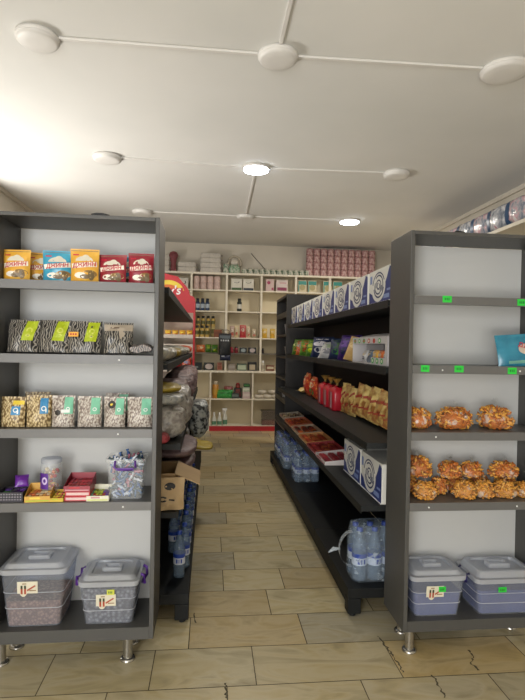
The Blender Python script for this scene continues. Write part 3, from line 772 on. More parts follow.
# ------------------------------------------------------------------ black metal gondolas
def gondola(name, label, side, xb, y0, y1, base_x, shelves, nsec, zt):
    """side +1: shelves reach towards -x from the back plane xb; side -1: towards +x"""
    t = thing(name, label, 'gondola shelving', (xb, y0, 0), 0, 'black metal gondolas along the aisle')
    L = y1-y0; sx = -side
    def bx(mb, xa, xc, ya, yc, za, zc, m=0):
        a, b = sorted((xa-xb, xc-xb)); mb.box(a, b, ya, yc, za, zc, m)
    mb = MB(); bx(mb, xb, xb+side*.02, .0, L, .16, zt); mb.build('back_panel', BLACKMET, t)
    sec = L/nsec
    for k in range(nsec+1):
        y = k*sec; mb = MB(); a = max(0, y-.015); bx(mb, xb+side*.0205, xb+side*.06, a, min(L, a+.03), 0, zt); mb.build('upright', BLACKMET, t)
    for k in range(nsec):
        ya, yc = k*sec+.001, (k+1)*sec-.001
        mb = MB(); bx(mb, xb-side*.0005, base_x, ya, yc, .105, .16); 
        mb.build('base_deck', BLACKMET, t, bevel=.003)
        mb = MB(); bx(mb, base_x+side*.03, base_x+side*.045, ya, yc, .012, .104); mb.build('kick_plate', BLACKMET, t)
        for z, xf in shelves:
            mb = MB(); bx(mb, xb-side*.0005, xf+side*.003, ya, yc, z-.03, z); bx(mb, xf+side*.0025, xf, ya, yc, z-.042, z+.002)
            mb.build('shelf', BLACKLIP, t)
    for y in (.0, L-.07):
        mb = MB(); bx(mb, base_x, base_x+side*.075, y, y+.07, .02, .104); fo = mb.build('foot', BLACKMET, t, bevel=.004)
        mb = MB(); mb.lathe([(.018, 0), (.018, .0195)], 14, 0, (base_x+side*.035-xb, y+.035)); mb.build('levelling_pad', BLK, fo)
    return t
RG_SH = [(.62, .845), (.97, .87), (1.39, .97), (1.765, .975)]
LG_SH = [(.60, -.16), (.965, -.15), (1.39, -.225), (1.80, -.225)]
RGY0, RGY1 = 2.745, 6.46
gondola('gondola_shelf', 'long black metal shelf run right of the aisle', 1, 1.32, RGY0, RGY1, .782, RG_SH, 4, 1.86)
gondola('gondola_shelf', 'long black metal shelf run left of the aisle, behind the left unit', -1, -.64, 2.745, 6.46, -.092, LG_SH, 4, 1.86)

# end cap shelf
t = thing('shelving_unit', 'tall dark shelving unit at the far end of the right black gondola', 'shelving unit', (1.2, 7.02, 0), -PI/2)
DK = P('#2a2725', .5, var=.06)
W, D = .50, .23
for s in (-1, 1):
    a, b = sorted((s*W, s*(W-.022))); MB().box(a, b, -D, D, 0, 2.17).build('side_panel', DK, t)
MB().box(-W+.0225, W-.0225, D-.01, D, .05, 2.17).build('back_panel', DK, t)
for z, h in ((2.169, .03), (1.95, .075), (1.655, .03), (1.36, .03), (1.07, .03), (.80, .06), (.42, .03), (.1, .09)):
    MB().box(-W+.0225, W-.0225, -D, D-.0105, z-h, z).build('shelf', P('#383430', .5), t)
CUP = P('#8b8b8b', .3)
def cup(loc, label):
    t = thing('plastic_cup', label, 'cup', loc, 0, 'grey cups on the dark end unit')
    m = MB(); m.lathe([(.035, 0), (.055, .13), (.058, .132), (.053, .13), (.033, .006), (0, .006)], 18); m.build('cup_body', CUP, t)
cup((1.03, 6.75, 1.656), 'grey plastic cup on the upper shelf of dark end unit')
cup((1.03, 6.68, 1.361), 'grey plastic cup on the lower shelf of dark end unit')
cup((1.03, 6.95, .801), 'small pale cup low on the dark end unit')

# ------------------------------------------------------------------ blue and white cartons
def swirl_carton(w, h, d, label, shop):
    t = thing('carton', label, 'carton')
    b = MB().box(-w/2, w/2, 0, d, 0, h, 0)
    s = Surf(b, lambda x, z: 0.0)
    s.poly([(-w*.5, 0), (w*.5, 0), (w*.5, h*.90), (w*.40, h*.97), (w*.30, h*.7), (w*.1, h*.3), (-w*.2, h*.20), (-w*.5, h*.38)], 1, .0006)
    s.ell(-.07*w, h*.50, w*.31, h*.46, 0, .0012, 28)
    for cx_, cz_, rr, wd, a0, a1 in ((0, 0, .95, .90, 20, 170), (.01, -.01, .80, .86, 190, 350), (.0, .02, .72, .86, -40, 130), (-.01, 0, .58, .82, 150, 360), (0, .01, .42, .78, -60, 200), (0, 0, .26, .6, 100, 400)):
        s.ell(-.06*w+cx_*w, h*.5+cz_*h, w*.29*rr, h*.43*rr, 2, .0018, 24, a0, a1, wd)
    s.rect(w*.16, w*.40, h*.10, h*.22, 3, .0012, 1); s.rect(w*.30, w*.46, h*.3, h*.36, 3, .0012, 1); s.rect(-w*.46, -w*.36, h*.62, h*.86, 3, .0012, 1)
    b.build('carton_body', [P('#dcdad2', .5, var=.02), P('#2b3a78', .45), P('#343c60', .5), P('#7f90bc', .5)], t, bevel=.002)
    MB().box(-w/2-.001, w/2+.001, -.004, -.0015, -.0, .006).build('edge_strip', P('#e8e8e8', .4), t)
    return t
SC1 = Once(swirl_carton(.405, .205, .26, '', 0))
zt = 1.7675
for k in range(8):
    y = 2.96 + k*.447
    SC1.put((1.0, y, zt), -PI/2, 'blue and white swirl carton on the top black shelf, %s from the camera' % ORD[k], 'swirl cartons on the top shelf')
SC2 = Once(swirl_carton(.39, .225, .30, '', 0))
SC2.put((.965, 2.955, .6225), -PI/2, 'blue and white swirl carton low on the black shelf, nearer one', 'swirl cartons on the low shelf')
SC2.put((.965, 3.365, .6225), -PI/2, 'blue and white swirl carton low on the black shelf, farther one', 'swirl cartons on the low shelf')

# ------------------------------------------------------------------ right gondola, second shelf: chip bags and a carton
def chip_bag(cols, seed, w, h, d, label, loc, rot, group, cat='chip bag', name='chip_bag', blot=True):
    p = Pouch(w, h, d, seed, True, 1.6); mb = MB(); s = p.make(mb, 0)
    if blot:
        s.ell(0, h*.62, w*.33, h*.13, 1, .0016, 18); s.ell(w*.05, h*.32, w*.3, h*.14, 2, .0016, 16); s.rect(-w*.3, w*.3, h*.84, h*.88, 1, .0014, 5)
    o = mb.build(name, cols, loc=loc, rot=rot); tag(o, label, cat, group); return o
G5 = 'snack bags on the second black shelf'
GRN = NOI('green_foil', [(0.3, '#3a6a28'), (0.7, '#6a9a34')], 18, rough=.3); ORF = NOI('orange_foil', [(0.3, '#b8502a'), (0.7, '#d0763a')], 18, rough=.3)
NVF = NOI('navy_foil', [(0.3, '#1c2440'), (0.7, '#2c3a5c')], 18, rough=.3); PUF = NOI('purple_foil', [(0.3, '#2c1850'), (0.7, '#4a2c7c')], 18, rough=.3)
WHF = NOI('white_foil', [(0.3, '#a9a8a8'), (0.7, '#d0cfcf')], 14, rough=.35); BEF = NOI('beige_foil', [(0.3, '#b39056'), (0.7, '#cfae74')], 14, rough=.4)
Zs = 1.391+.0015
for (y, cols, lab, w_, h_) in [
    (6.25, [GRN, P('#d8d49a', .4), ORANGE], 'green and cream chip bag at the far end', .22, .24),
    (5.95, [ORF, P('#8fb0b4', .4), PINK], 'orange chip bag beside the far green one', .22, .21),
    (5.62, [GRN, ORANGE, P('#8a3a1c', .4)], 'green chip bag with an orange picture', .24, .23),
    (5.28, [GRN, P('#9cae3c', .4), LIME], 'plain green chip bag in the middle of the row', .24, .22),
    (4.92, [NVF, P('#c6c2c8', .4), WHF], 'navy chip bag with white front print', .26, .25),
    (4.20, [NVF, P('#3c5a3a', .4), GREEN], 'dark green and navy chip bag next to the purple one', .24, .22),
    (3.95, [PUF, P('#6a4a9a', .4), NVF], 'purple snack bag leaning by the display carton', .24, .25)]:
    chip_bag(cols, int(y*10), w_, h_*.82, .09, lab+', second black shelf', (1.075, y, Zs+.002), (R(-14), 0, -PI/2+.62+.2*math.sin(y*9)), G5)
chip_bag([WHF, P('#9cb08c', .4), P('#7a7a82', .4)], 77, .26, .17, .09, 'crumpled white and grey snack bag between navy and dark green ones', (1.06, 4.58, Zs+.002), (R(-30), 0, -PI/2+.5), G5)
chip_bag([BEF, P('#d8c090', .4), BEF], 78, .17, .19, .05, 'beige snack bag leaning on the display carton', (1.06, 3.76, Zs+.002), (R(-18), R(10), -PI/2+.6), G5)
t = thing('display_carton', 'white open display carton with green and red print, second black shelf', 'display carton', (1.02, 3.23, Zs), -PI/2)
b = MB(); w_, d_, h_ = .72, .22, .17; q = .006
b.box(-w_/2, w_/2, 0, d_, 0, q); b.box(-w_/2, w_/2, d_-q, d_, q, h_)
b.box(-w_/2, -w_/2+q*2, 0, d_-q, q, h_); b.box(w_/2-.04, w_/2, 0, d_-q, q, h_)
b.box(-w_/2, w_/2, 0, d_, h_, h_+.004); b.box(-w_/2+q*2, w_/2-.04, 0, .004, h_-.038, h_)
b.box(-w_/2+q*2, -w_/2+.36, .10, .104, .01, h_-.04)
b.box(w_/2-.30, w_/2-.04, 0, .004, q, .045)
s = Surf(b, lambda x, z: 0.0)
for k in range(6):
    x = -w_/2+.06+k*.105; s.ell(x, h_-.02, .026, .016, 1 if k not in (3, 4) else 2, .0012, 12); s.ell(x, h_-.02, .015, .009, 3 if k % 2 else 2, .0018, 12)
for k in range(3):
    x = w_/2-.26+k*.085; s.ell(x, .025, .026, .018, 1, .0012, 12); s.ell(x, .025, .012, .009, 3, .0018, 12)
b.build('carton_body', [P('#bdb9b9', .5), P('#3aa04c', .45), P('#b23a2c', .45), P('#d9d6c8', .5)], t)
fl = MB().box(-.25, .36, 0, .10, 0, .003); fl.build('lid_flap', P('#bdb9b9', .5), t, loc=(0, .02, h_+.006), rot=(R(12), 0, 0))
for k, (y, m_) in enumerate([(3.42, WHF), (3.31, P('#5a6a7a', .3)), (3.20, YELF), (3.09, ORF), (2.99, P('#4a6a9a', .3))]):
    chip_bag([m_, P('#c8b89a', .4), P('#6a6a72', .4)], 90+k, .09, .085, .03, 'small wrapped snack in the display carton, %s from the far end' % ORD[k], (1.055, y, Zs+.0075), (R(-12), 0, -PI/2), 'wrapped snacks in the display carton', 'wrapped snack', 'wrapped_snack')

# third shelf: red bags, red jars and wafer packs
z3 = .9725
G6 = 'packets on the third black shelf'
REDY = NOI('red_yellow_print', [(0.38, '#a83222'), (0.5, '#c9582c'), (0.62, '#d7ae52')], 26, rough=.4, interp='CONSTANT')
WAF = NOI('wafer_print', [(0.34, '#7a3422'), (0.48, '#a87e44'), (0.7, '#c9ab68')], 18, rough=.4)
WAFY = NOI('wafer_yellow', [(0.36, '#8a5a2a'), (0.5, '#c9ac66'), (0.66, '#dcc584')], 14, rough=.45)
chip_bag([REDY, CREAM, RED], 51, .22, .24, .10, 'red and cream gift bag on the third black shelf, farthest', (1.06, 5.42, z3+.001), (0, 0, -PI/2), G6, 'snack bag', 'snack_bag')
chip_bag([REDY, CREAM, GREEN], 52, .24, .22, .10, 'red and cream gift bag on the third black shelf, nearer', (1.06, 5.08, z3+.001), (0, 0, -PI/2), G6, 'snack bag', 'snack_bag')
mb = MB(); Pouch(.13, .12, .06, 53, True).make(mb, 0); o = mb.build('snack_bag', [WAFY], loc=(.99, 5.63, z3+.03), rot=(R(-80), 0, -PI/2)); tag(o, 'small cream packet lying flat at the far end, third black shelf', 'snack bag', G6)
def redpack(loc, label):
    t = thing('candy_bag', label, 'candy bag', loc, -PI/2, 'tall red candy bags with golden ties')
    mb = MB(); mb.loft([rring(.17*k, .11*k, .03, z) for z, k in ((0, .94), (.01, 1), (.14, 1.0), (.18, .9), (.2, .35), (.205, .2))], 0, True)
    s = Surf(mb, lambda x, z: -.0555); s.rect(.0, .05, .02, .15, 1, .001, 1); s.rect(-.06, -.03, .03, .15, 2, .001, 1)
    mb.build('bag_body', [P('#b3202e', .3), P('#b08a92', .35), P('#8c1624', .3)], t)
    mb = MB(); mb.lathe([(.018, .203), (.006, .212), (.02, .235), (.045, .262)], 12); mb.build('gathered_top', P('#8a6a30', .35), t)
for k, y in enumerate((4.62, 4.40, 4.18)): redpack((1.06, y, z3+.0005), 'tall red candy bag tied at top, %s from the far end' % ORD[k])
for k, y in enumerate([4.00, 3.90, 3.80, 3.66, 3.54, 3.42, 3.31, 3.20, 3.09, 2.98, 2.87]):
    lean = 0 if k < 3 else R(15+4*(k % 3))
    p = Pouch((.15 if k < 3 else .115), .235-.01*(k % 3), .045, 60+k, True, 2.0); mb = MB(); s = p.make(mb, 0)
    s.rrect(0, .15, .13, .018, 25, 1, .0016); s.rrect(0, .07, .13, .012, 25, 1, .0016)
    o = mb.build('wafer_pack', [WAF if k % 2 else WAFY, P('#a04030', .4)], loc=(1.08, y, z3+.003+.095*math.sin(abs(lean))), rot=(R(-4), lean, -PI/2+(.15 if k < 3 else .55)))
    tag(o, 'golden brown wafer pack on the third black shelf, %s from the red bags' % ORD[k], 'wafer pack', 'golden wafer packs')

# fourth shelf: open trays of sweets lying flat
cols = [([P('#b8aa98', .5), CREAM, RED], [P('#5c3020', .4), CREAM]), ([P('#b0603a', .5), P('#c8a468', .5), RED], [ORANGE, P('#8c2c1c', .4)]), ([P('#b39a80', .5), CREAM, RED], [P('#8c2c1c', .4), ORANGE, P('#40241a', .4)]),
        ([P('#c08a50', .5), CREAM, RED], [P('#a03a22', .4), P('#c86a3a', .4)]), ([P('#8c2c2c', .5), PINK, RED], [P('#9c2a28', .4), P('#7c1c20', .4), P('#b86a3a', .4)]), ([P('#c8c0bc', .5), P('#a8203a', .5), P('#a8203a', .5)], [P('#8c1c2c', .4), P('#a83038', .4)])]
for k, (y, L) in enumerate([(6.18, .40), (5.66, .46), (5.14, .44), (4.66, .42), (4.24, .36), (3.86, .34)]):
    t = tray('flat open tray of packaged sweets on the low black shelf, %s from the far end' % ORD[k], (1.0-.005*k, y, .6225), L, .24, .05, cols[k][0], cols[k][1], -PI/2)
    t['group'] = 'flat sweet trays on the low black shelf'

# ------------------------------------------------------------------ bottles
WATER = CLEAR('water_bottle_plastic', '#9fb2c4', .30, .1, tint='#cfdfee')
LBL = P('#cfd3de', .4); CAPB = P('#1c3f9c', .35)
def bottle(name, h, r, mat, capm, lblm, band):
    t = thing(name, '', 'bottle')
    b = MB(); b.lathe([(r*.7, 0), (r*.98, .006), (r, .02), (r*.94, h*.14), (r, h*.17), (r*.94, h*.22), (r, h*.26), (r, h*.62), (r*.85, h*.72), (r*.45, h*.85), (r*.36, h*.90), (r*.36, h*.93)], 18)
    b.build('bottle_body', mat, t)
    MB().lathe([(r*.43, h*.925), (r*.43, h*.985), (r*.38, h), (0, h)], 14).build('cap', capm, t)
    l = MB(); l.lathe([(r*1.015, h*.30), (r*1.015, h*.52)], 18); l.f = l.f[:18]; l.m = l.m[:18]; l.s = l.s[:18]
    l.lathe([(r*1.03, h*.44), (r*1.03, h*.52)], 18, 1); 
    s = Surf(l, lambda x, z: -math.sqrt(max(0, (r*1.02)**2-x*x)))
    s.rect(-r*.5, -r*.2, h*.33, h*.42, 1, .0008, 2); s.rect(-r*.05, r*.1, h*.33, h*.42, 1, .0008, 2); s.rect(r*.3, r*.55, h*.33, h*.42, 1, .0008, 2)
    l.build('bottle_label', [lblm, band], t)
    return t
W1 = Once(bottle('water_bottle', .265, .033, WATER, CAPB, LBL, CAPB))
zb_ = .1605
GWB = 'water bottles on the base of the left gondola'
W1.put((-.158, 2.96, zb_), 0, 'water bottle with blue cap nearest the camera on the left base shelf', GWB)
for k in range(1, 20):
    row = (k-1) % 2; y = 3.06+.17*((k-1)//2*1.0)+(.22 if row else 0)
    W1.put(((-.135, -.215)[row], y+.03, zb_), .3*k, 'blue capped water bottle on left base shelf, %s pair back, %s side' % (ORD[(k-1)//2], ('aisle', 'wall')[row]), GWB, 1.0 if k % 3 else 1.06)
W2 = Once(bottle('water_bottle', .30, .043, WATER, CAPB, LBL, CAPB))
def film_wrap(w, d, h, label, loc, seed, rot=0, loops=True):
    t = thing('shrink_wrap', label, 'shrink wrap', loc, rot, 'shrink wraps around water packs')
    mb = MB()
    def rg(k, z, am):
        out = []
        for (x, y, _z) in rring(w*k, d*k, .05, z, 8):
            n = noise.noise(Vector((x*25+seed, y*25, z*18)))*am; out.append((x+n, y+n, z+n*.3))
        return out
    mb.loft([rg(.97, .002, 0), rg(1, .02, .006), rg(1.0, h*.25, .010), rg(1.0, h*.5, .010), rg(1, h*.68, .012), rg(.96, h*.85, .012), rg(.9, h*1.02, .012), rg(.6, h*1.06, .01)], 0, True)
    mb.build('wrap_film', CLEAR('shrink_film', '#c6d2dc', .16, .1, .7, 26, '#eef4fa'), t)
    if loops:
        lp = MB(); n = 14; wd = .02
        for (cy, s) in ((-.02, 1),):
            pts = []
            for k in range(n+1):
                a = R(100 - 200*k/n*1.0)
                pts.append((-w*.5-.075*math.cos(R(-90+180*k/n)), -d*.32, h*.62+.10*math.sin(R(-90+180*k/n))))
            vs = []; fs = []
            for p_ in pts: vs += [(p_[0], p_[1]-wd, p_[2]), (p_[0], p_[1]+wd, p_[2])]
            for k in range(n): fs.append((2*k, 2*k+1, 2*k+3, 2*k+2))
            lp.add(vs, fs, 0, True)
        lp.tube([(-w*.5-.07, -d*.32, h*.62), (-w*.5-.11, -d*.36, h*.63), (-w*.5-.14, -d*.38, h*.57)], [.006, .012, .004], 8)
        lp.build('torn_film_loop', CLEAR('torn_film', '#d5dfe8', .36, .1, .7, 40), t)
    return t
def pack(cx, cy, z, nx, ny, s, what, seed, loops):
    st = .088*s
    for i in range(nx):
        for j in range(ny):
            W2.put((cx+(i-(nx-1)/2)*st, cy+(j-(ny-1)/2)*st, z+.003), .5*i+j, 'water bottle in the %s, row %s from the aisle, %s from the front' % (what, ORD[i], ORD[j]), 'bottles of the '+what, s)
    return film_wrap(nx*st+.012, ny*st+.012, .30*s, 'clear shrink wrap around the '+what, (cx, cy, z), seed, 0, loops)
pack(.965, 2.905, .1605, 3, 2, 1.0, 'nearest water pack', 1, True)
pack(.97, 5.05, .1605, 3, 3, .92, 'middle water pack', 4, False)
pack(.98, 5.62, .1605, 4, 4, .95, 'farther water pack', 7, False)
pack(.98, 6.10, .1605, 4, 4, .95, 'farthest water pack', 9, False)

# ------------------------------------------------------------------ crumpled bags on the left gondola
def sack(mats, w, d, h, seed, name, label, cat, loc, rot=(0, 0, 0), group=None, am=.018, marks=None, sharp=26):
    mb = MB()
    def fn(u, v):
        a = 2*PI*u; b = PI*v
        sg = lambda q, e: math.copysign(abs(q)**e, q)
        x = w/2*sg(math.sin(b), .6)*sg(math.cos(a), .7); y = d/2*sg(math.sin(b), .6)*sg(math.sin(a), .7); z = h/2 - h/2*sg(math.cos(b), .8)
        q = Vector((x*sharp/3+seed, y*sharp/3, z*sharp/2)); rdg = lambda p_: .35-abs(noise.noise(p_))*1.4
        n = noise.noise(q)*am*.8 + rdg(q*1.6)*am*.9 + rdg(q*3.4+Vector((3, 1, 7)))*am*.6 + rdg(q*7+Vector((1, 5, 2)))*am*.25
        return (x+n, y+n*.7, max(0, z+n*.6*(1 if z > .01 else 0)))
    mb.grid(fn, 52, 34, 0, True, True)
    if marks: marks(mb)
    o = mb.build(name, mats, loc=loc, rot=rot); tag(o, label, cat, group); return o
WPL = NOI('white_poly', [(0.35, '#77726c'), (0.5, '#b5b0a8'), (0.65, '#8d8580')], 22, rough=.3, bump=.6)
GPL = NOI('grey_poly', [(0.25, '#5c5e5e'), (0.45, '#9a9c9a'), (0.6, '#b8b6ae'), (0.68, '#3a3c3c')], 24, rough=.3, bump=.6)
PKP = NOI('mauve_poly', [(0.3, '#5a4648'), (0.5, '#7a6464'), (0.7, '#8f7a78')], 14, rough=.5, bump=.6, stretch=(1, 1, 3))
BWP = NOI('black_white_poly', [(0.42, '#26282a'), (0.5, '#8f9492'), (0.6, '#a8aaa4')], 30, rough=.35, bump=.4)
YPL = NOI('yellow_poly', [(0.3, '#7c6a1c'), (0.6, '#b0962c'), (.75, '#8a8078')], 8, rough=.4, bump=.5)
SNK = NOI('grey_snack_poly', [(0.3, '#6e6e6a'), (0.45, '#a5a39a'), (0.58, '#b8b09a'), (0.7, '#8a7a70')], 24, rough=.3, bump=.5)
GL2 = 'snack bags on the second shelf of the left gondola'
for k, (y, m_, hh) in enumerate([(2.98, SNK, .10), (3.42, SNK, .095), (3.95, YPL, .08), (4.45, SNK, .09), (5.0, SNK, .09), (5.6, SNK, .08), (6.15, REDY, .09)]):
    sack([m_], .30, .40, hh, 30+k, 'snack_bag', 'crumpled %s snack bag on the left black gondola, %s from the camera' % ('yellow' if m_ is YPL else ('red print' if m_ is REDY else 'grey'), ORD[k]), 'snack bag',
         (-.375, y, 1.3915), (0, 0, .1), GL2, .012)
zl = .966+.0008
def mk1(mb):
    pass
GL3 = 'plastic packs on the third shelf of the left gondola'
sack([WPL], .30, .30, .19, 1, 'plastic_bag', 'crumpled white plastic bag nearest the camera at left gondola', 'plastic bag', (-.285, 2.95, zl), (0, 0, 0), GL3, .02)
sack([P('#a8444c', .35, bump=.4)], .10, .10, .055, 8, 'plastic_bag', 'small red plastic packet at the foot of the nearest white bag', 'plastic bag', (-.262, 2.775, zl), (0, 0, 0), GL3, .01)
sack([GPL], .28, .34, .07, 2, 'plastic_bag', 'grey bag with black printing lying on the nearest white bag', 'plastic bag', (-.29, 3.0, zl+.185), (0, 0, .1), GL3, .012)
sack([YPL], .26, .34, .05, 3, 'plastic_bag', 'yellow packet topping the pile at the left gondola', 'plastic bag', (-.30, 3.06, zl+.25), (0, 0, .1), GL3, .012)
def mk2(mb):
    for r_, i_ in ((.055, .8),):
        vs = []; fs = []
        for k in range(21):
            a = 2*PI*k/20
            for q in (i_, 1): vs.append((.118+.004, r_*q*math.cos(a)-.02, .15+r_*.9*q*math.sin(a)))
        for k in range(20): fs.append((2*k, 2*k+1, 2*k+3, 2*k+2))
        mb.add(vs, fs, 1)
sack([WPL, P('#4a6a4a', .4)], .24, .42, .27, 5, 'plastic_bag', 'tall white plastic bag bulging out over the aisle', 'plastic bag', (-.235, 3.40, zl), (0, .0, .05), GL3, .02)
sack([BWP], .15, .36, .28, 6, 'plastic_bag', 'black and white patterned bag hanging over the shelf edge into the aisle', 'plastic bag', (-.085, 4.02, .785), (0, 0, 0), GL3, .02)
for k, (y, hh, x) in enumerate([(3.85, .08, -.30), (4.5, .30, -.27), (5.1, .31, -.27), (5.7, .27, -.27), (6.2, .28, -.28)]):
    z_ = zl+.19 if k == 0 else zl
    sack([PKP], .26, .5 if k else .36, hh, 12+k, 'plastic_bag', 'mauve plastic wrapped pack on the left gondola, %s from the camera' % ORD[k], 'plastic bag', (x, y, z_), (0, 0, 0), GL3, .015)
# fourth shelf
z4l = .6008
GL4 = 'packs on the lowest raised shelf of the left gondola'
for k in range(3):
    sack([PKP], .36, .62, .085, 20+k, 'plastic_bag', 'brownish pack on the lowest raised shelf, %s layer of the pile' % ('bottom', 'middle', 'top')[k], 'plastic bag', (-.285+.012*k, 3.50, z4l+.084*k), (0, 0, 0), GL4, .008)
for k, y in enumerate((4.15, 4.75, 5.35, 5.95)):
    sack([PKP if k % 2 else GPL], .30, .52, .24, 40+k, 'plastic_bag', 'bulky wrapped pack low on the left gondola, %s behind the brownish pile' % ORD[k], 'plastic bag', (-.31, y, z4l), (0, 0, 0), GL4, .015)
t = thing('cardboard_box', 'open brown cardboard box with a flap sticking out to the aisle', 'cardboard box', (-.31, 2.985, z4l), 0)
b = MB(); w_, d_, h_, q = .26, .30, .185, .005
b.box(-w_/2, w_/2, -d_/2, d_/2, 0, q)
b.box(-w_/2, w_/2, -d_/2, -d_/2+q, q, h_); b.box(-w_/2, w_/2, d_/2-q, d_/2, q, h_)
for s in (-1, 1):
    a, c = sorted((s*w_/2, s*(w_/2-q))); b.box(a, c, -d_/2+q, d_/2-q, q, h_)
b.build('box_body', TAN, t)
fl = MB().box(0, .15, -d_/2, d_/2, 0, .004); s_ = MB()
fl.build('flap', P('#b5976c', .75), t, loc=(w_/2-.004, 0, h_-.002), rot=(0, R(24), 0))
MB().box(-.0, .11, -d_/2, d_/2, 0, .004).build('flap', TAN, t, loc=(-w_/2, 0, h_+.0), rot=(0, R(-80), 0))
EGG = NOI('paper_print', [(0.40, '#2a2a28'), (0.46, '#b39a72'), (0.7, '#c0a880')], 12, rough=.6, interp='CONSTANT')
mb = MB(); pz = Pouch(.20, .17, .055, 55, False, 2.0); s = pz.make(mb, 0)
s.ell(-.02, .06, .028, .016, 1, .0016, 12, 20, 330, .5); s.rrect(.03, .055, .03, .008, -6, 1, .0016); s.ell(.02, .125, .03, .02, 1, .0016, 12)
o = mb.build('food_packet', [P('#b99d74', .6, bump=.4), P('#2a2624', .5)], loc=(-.225, 2.785, z4l+.003), rot=(R(-4), 0, .1))
tag(o, 'tan food packet with dark print before the cardboard box', 'food packet')
o = sack([P('#a8902a', .45, bump=.5)], .22, .30, .045, 61, 'plastic_bag', 'yellow packet poking out over the aisle low on the left gondola', 'plastic bag', (-.075, 4.45, .606), (0, R(6), 0), None, .010)

# ------------------------------------------------------------------ red display stand
t = thing('display_stand', 'red cardboard snack stand with yellow sun header behind the left gondola', 'display stand', (-.53, 7.25, 0), 0)
RS = P('#b02c34', .45, var=.03); REDS = P('#b8242e', .4)
W = .31; D = .17
for s in (-1, 1):
    a, c = sorted((s*W, s*(W-.022))); MB().box(a, c, -D, D, 0, 2.10).build('side_panel', RS, t)
MB().box(-W+.0225, W-.0225, D-.01, D, 0, 2.10).build('back_panel', P('#c9bfae', .6), t)
MB().box(-W, W, -D-.012, -D-.001, 1.93, 2.13).build('front_board', RS, t)
hd = MB(); yy = -D-.014
pts = [(-W, 2.10), (W, 2.10), (W-.02, 2.15), (W-.07, 2.17), (W-.09, 2.24), (W-.13, 2.30), (W-.16, 2.33), (W-.24, 2.42), (-W*.5, 2.47), (-W, 2.42)]
n = len(pts); vs = [(x, yy, z) for x, z in pts] + [(x, yy+.012, z) for x, z in pts]
hd.add(vs, [tuple(range(n)), tuple(range(2*n-1, n-1, -1))] + [(i, i+n, (i+1) % n+n, (i+1) % n) for i in range(n)], 0)
s = Surf(hd, lambda x, z: yy); s.ell(-.06, 2.20, .22, .17, 1, .002, 26, 10, 170); s.ell(-.06, 2.19, .17, .12, 2, .003, 26, 10, 170)
s.poly([(-.29, 2.12), (.15, 2.16), (.14, 2.27), (-.28, 2.24)], 0, .004)
s.text("Lay's", .17, -.055, 2.215, 3, .006, .2, 6)
hd.build('header_board', [REDS, YEL2, ORANGE, P('#e8e2e0', .4)], t)
for z in (1.60, 1.47, 1.14, .8, .45, .1):
    so = MB().box(-W+.0225, W-.0225, -D, D-.0105, z-.012, z).build('shelf', P('#d4c9b8', .5), t)
    MB().box(-W+.0225, W-.0225, -D-.004, -D-.0005, z-.02, z+.03).build('price_rail', P('#c8bdb2', .5), so)
for k in range(6):
    chip_bag([YELF, YEL2, ORANGE], 200+k, .085, .09, .05, 'small yellow packet on the red snack stand, %s from the left' % ORD[k], (-.53-.25+.098*k, 7.13, 1.6008), (R(-8), 0, .05), 'yellow packets on the red stand')
for k in range(4):
    chip_bag([REDY, P('#8a90a8', .4), CRIM], 210+k, .13, .17, .06, 'red and dark snack bag on the middle of the stand, %s from the left' % ORD[k], (-.53-.20+.135*k, 7.14, 1.1408), (R(-8), 0, .05), 'red bags on the red stand')

# ------------------------------------------------------------------ back wall shelving
SHW = P('#e4dbc8', .55, var=.02, scale=2)
t = thing('wall_shelving', 'white wall shelving across the whole back wall with red plinth', 'wall shelving', (0, 8.91, 0), 0)
BX0, BX1 = -2.15, 2.86; BD = .30
UD = [-.345+.61*k for k in range(-3, 6)]; LD = [.01+.737*k for k in range(-3, 4)]
for x in UD:
    if BX0 < x < BX1: MB().box(x-.018, x+.018, 0, BD-.011, 1.0515, 2.72).build('divider', SHW, t)
MB().box(BX0, BX1, 0, BD-.0005, 2.721, 2.756).build('top_board', SHW, t)
MB().box(BX0, BX1, BD-.01, BD, .02, 2.72).build('back_panel', P('#dccfb0', .6, var=.02, scale=2), t)
xs = [BX0] + [x for x in UD if BX0+.1 < x < BX1] + [BX1]
for a, c in zip(xs[:-1], xs[1:]):
    for z in (2.458, 2.089, 1.629, 1.36):
        MB().box(a+.019, c-.019, .002 if z > 1.4 else .03, BD-.011, z-.022, z).build('shelf', SHW if z > 1.4 else P('#6e675c', .5), t)
MB().box(BX0, BX1, -.03, BD-.011, 1.015, 1.051).build('worktop', SHW, t)
for x in LD:
    MB().box(x-.014, x+.014, -.02, BD-.011, .085, 1.0145).build('divider', SHW, t)
xs = [BX0] + [x for x in LD if BX0+.1 < x < BX1] + [BX1]
for a, c in zip(xs[:-1], xs[1:]):
    MB().box(a+.0145, c-.0145, -.018, BD-.011, .54, .561).build('shelf', SHW, t)
    MB().box(a+.0145, c-.0145, -.018, BD-.011, .07, .0845).build('shelf', SHW, t)
MB().box(.0, BX1, -.034, -.021, .0, .085).build('plinth', P('#b01c26', .4), t)
MB().box(BX0, -.001, -.034, -.021, .0, .085).build('plinth', SHW, t)

